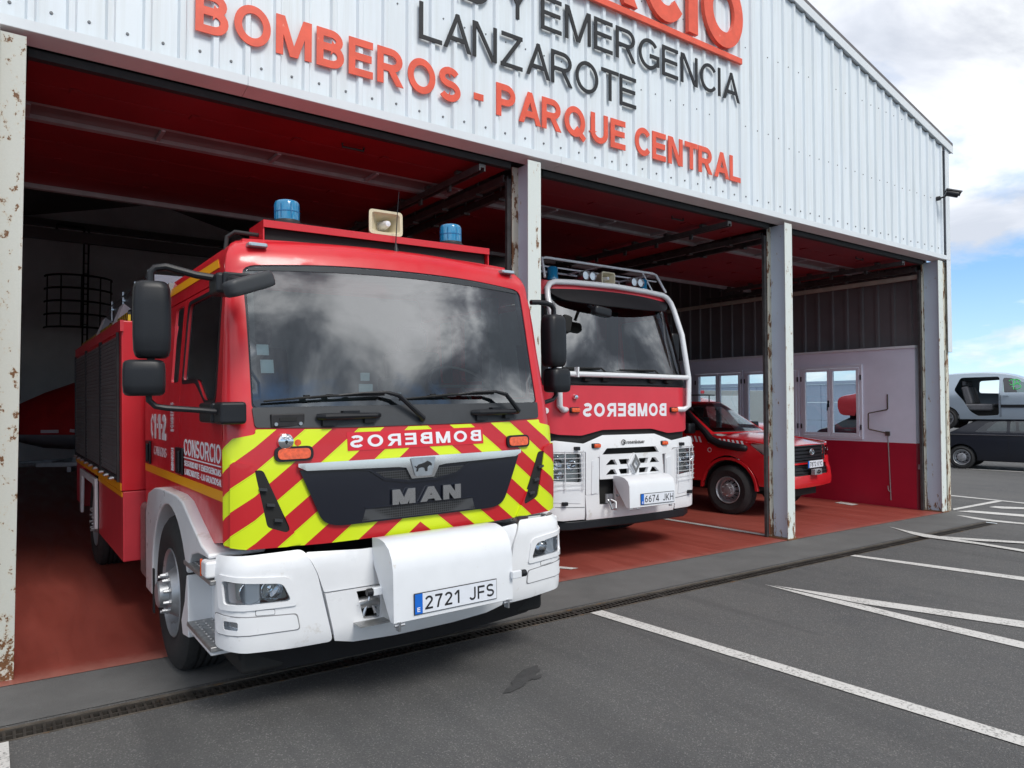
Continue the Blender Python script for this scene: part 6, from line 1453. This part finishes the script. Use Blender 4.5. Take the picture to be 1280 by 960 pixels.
for pts in ([(1.60+.09*cos(rad(a)), 1.27+.075*sin(rad(a))) for a in range(20,330,20)], [(1.58,1.35),(1.58,1.08)], [(1.55-.11*sin(rad(a)), 1.29+.06*cos(rad(a))) for a in range(0,181,20)], [(1.55-.13*sin(rad(a)), 1.155+.075*cos(rad(a))) for a in range(0,181,20)]):
    q.tube([(sprx(z)+.008, y, z) for y, z in pts], .011, 5)
q.build('spray_mark', 'spray', bd_)
conv = [(.10,.25),(4.15,.25),(4.25,.55),(4.18,.86),(3.75,.95),(3.2,1.28),(2.7,1.40),(1.9,1.36),(1.25,.98),(.6,.90),(.12,.75),(.02,.45)]
t, bd_, sf_ = car('wrecked_car', 'dusty black car at ground level under the silver blue hatchback wreck', (23.0,.34,0), .22, conv, .86, black, (.85,3.45), .315, [[(1.50,1.0),(2.35,1.0),(2.35,1.31),(1.98,1.30)],[(2.42,1.0),(3.15,1.0),(2.85,1.27),(2.42,1.31)]])
q = MB(); q.bx(-.875,-.855,1.3,3.75,.925,.945); q.build('waist_trim', 'chrome', bd_, smooth=False)
q = MB(); q.tube([(-.872,1.35,.85),(-.872,1.33,.62)], .012, 5); q.tube([(-.872,1.55,.84),(-.872,1.62,.84),(-.872,1.62,.70)], .010, 5); q.build('spray_mark', 'spray', bd_)
car('wrecked_car', 'dark car high up at the right edge behind the silver blue hatchback wreck', (28.2,-1.2,1.62), .25, hatch, .84, black, (.75,3.15), .30, [wf])
car('wrecked_car', 'dark car at the right edge under another dark wreck', (28.2,-1.2,0), .25, conv, .86, silver, (.85,3.45), .315, [wf])
# seen through the windows
car('wrecked_car', 'red wrecked saloon with its tail seen high through the nearest window', (26.4,4.85,1.05), .35, [(.10,.32),(4.25,.32),(4.36,.60),(4.33,.98),(3.75,1.06),(3.1,1.38),(1.9,1.40),(1.2,.98),(.1,.78)], .84, wred, (.85,3.45), .30, [[(1.50,1.0),(2.35,1.0),(2.35,1.31),(1.98,1.30)],[(2.42,1.0),(3.15,1.0),(2.85,1.27),(2.42,1.31)]])
car('wrecked_car', 'dark wreck under the red wrecked saloon, seen through the nearest window', (26.2,5.7,0), .35, conv, .86, black, (.85,3.45), .315, [wf])
t, b_, _ = car('parked_car', 'red pickup with a red light bar outside, seen through the middle windows', (15.6,5.35,.18), .1, [(.05,.45),(4.9,.45),(4.95,1.1),(3.3,1.12),(3.2,1.62),(3.0,1.72),(1.95,1.72),(1.2,1.15),(.5,1.05),(.1,.95)], .90, M['red3'], (.9,3.9), .38, [[(1.55,1.16),(3.1,1.16),(3.0,1.6),(2.05,1.6)]])
q = MB(); q.bx(-.55,.55,2.3,2.6,1.86,1.95); q.bx(-.45,-.4,2.4,2.5,1.74,1.86); q.bx(.4,.45,2.4,2.5,1.74,1.86); q.build('light_bar', 'red3', b_, bevel=.02)
t = tag(empty('box_truck', (25,12.5,0), (0,0,.9)), 'grey box lorry with red base outside, seen through the nearest window', 'lorry')
q = MB(); q.bx(-1.1,1.1,0,5,.95,2.30); q.build('box', mat('grey_box_side', (.42,.42,.42), .6), t, bevel=.02)
q = MB(); q.bx(-1.12,-1.101,.8,3.4,1.15,2.1); q.build('side_shutter', 'white2', t, smooth=False)
q = MB(); q.bx(-1.0,1.0,-.1,5,.55,.93); q.build('frame', wred, t, bevel=.02)
for y in (1.0,4.0):
    for s in (-1,1): wheel(t, s*1.05, y, .42, .25, .24, s)
t = tag(empty('boundary_wall', (36,18,0)), 'long pale grey panelled wall beyond the car park, seen through the garage windows', 'wall')
for k in range(9):
    y = -5.5+k*4.0
    for j in range(3): q = MB(); q.bx(-.1,.1,y+.01,y+3.99,j*.95+.005,j*.95+.94); q.build('wall_panel', 'wallgrey', t, bevel=.01)
q = MB(); q.bx(-.16,.16,-5.5,30.5,2.86,3.02); q.build('coping', 'wallgrey', t, smooth=False)

# ================================================================= boat on its trailer, ladder with cage
t = tag(empty('boat_trailer', (3.0,11.4,0), (0,0,1.2+pi)), 'dark galvanised boat trailer at the back of the left bay', 'trailer')
q = MB(); q.bx(-.65,-.57,-2.2,2.6,.50,.58); q.bx(.57,.65,-2.2,2.6,.50,.58)
for y in (-2.0,-.6,.9,2.3): q.bx(-.6,.6,y,y+.06,.52,.60)
q.tube([(-.6,-2.2,.54),(0,-3.4,.50),(.6,-2.2,.54)], .04, 8); fr = q.build('frame', 'galv', t)
q = MB(); q.bx(-1.0,1.0,-1.55,-1.48,.42,.52); q.build('tail_bar', 'galv', t, smooth=False)
for x in (-.75,.4): q = MB(); q.bx(x,x+.3,-1.562,-1.551,.44,.50); q.build('tail_lamp', 'decal', t, smooth=False)
for s in (-1, 1):
    for y in (-.45,.45): wheel(t, s*.92, y, .31, .2, .18, s, nuts=4, holes=6, tread=False)
q = MB(); q.bx(-.9,.9,-.04,.04,.28,.34); q.build('axle', 'under', t)
t = tag(empty('boat', (3.1,11.4,.62), (0,0,1.2)), 'rescue boat under a red cover on its trailer behind the fire engine with chevrons', 'boat')
st_ = [(-2.3,.72,.30,1.0),(-1.6,.90,.22,1.35),(-.6,1.0,.16,1.80),(.2,1.0,.15,1.95),(1.4,.95,.16,1.75),(2.4,.72,.22,1.35),(3.1,.25,.42,1.0)]
q = MB(); rg = []
for y, w, zb, zt in st_: rg.append([(0,y,zb),(-w*.55,y,zb+.12),(-w*.9,y,.45),(-w,y,.55),(-w*.92,y,.70),(0,y,.72),(w*.92,y,.70),(w,y,.55),(w*.9,y,.45),(w*.55,y,zb+.12)])
loft(q, rg, True, True); q.build('hull', mat('grey_hull', (.28,.29,.32), .4), t, ang=50)
q = MB(); rg = []
for y, w, zb, zt in st_: rg.append([(-w*1.03,y,.52),(-w*1.02,y,.72),(-w*.80,y,.72+(zt-.72)*.45),(-w*.35,y,.72+(zt-.72)*.9),(0,y,zt),(w*.35,y,.72+(zt-.72)*.9),(w*.80,y,.72+(zt-.72)*.45),(w*1.02,y,.72),(w*1.03,y,.52)])
loft(q, rg, True, True); q.build('cover', mat('red_tarpaulin', (.50,.012,.014), .6, var=(4,.85), bump=(3,.5)), t, ang=60)
for k in range(9):
    y = -2.2+k*.5; w = .85 if k else .78; q = MB(); q.bx(-1.06,-1.035,y,y+.30,.56,.62,(.1*(k%2),0,0)); q.build('cover_strap', 'decaldim', t, smooth=False)
q = MB(); q.tube([(-.7,-1.2,.9),(-.72,-1.9,1.35),(-.68,-1.3,1.75),(.68,-1.3,1.75),(.72,-1.9,1.35),(.7,-1.2,.9)], .025, 8); q.tube([(-.7,-1.5,1.62),(-.7,.2,1.80)], .02, 6); q.build('radar_arch', 'blackpl', t)
t = tag(empty('caged_ladder', (2.17,19.2,0)), 'black iron ladder with a hooped safety cage on the dark back wall', 'ladder')
q = MB()
for x in (-.06,.06): q.tube([(x,0,0),(x,0,6.95)], .026, 6)
q.tube([(-.06,0,6.95),(-.75,0,6.95),(-.75,0,6.80)], .045, 6); la = q.build('rails', 'under', t)
for k in range(22): q = MB(); q.tube([(-.06,0,.3*k+.2),(.06,0,.3*k+.2)], .014, 5); q.build('rung', 'under', t)
for k in range(5):
    z = 3.95+k*.37; q = MB(); q.tube([(-.17+.85*cos(rad(a)), -.8*sin(rad(a)), z) for a in range(0,181,12)], .028, 5); q.build('hoop', 'under', t)
for a in (20,55,90,125,160): q = MB(); q.tube([(-.17+.85*cos(rad(a)), -.8*sin(rad(a)), 3.95),(-.17+.85*cos(rad(a)), -.8*sin(rad(a)), 5.43)], .018, 5); q.build('cage_bar', 'under', t)
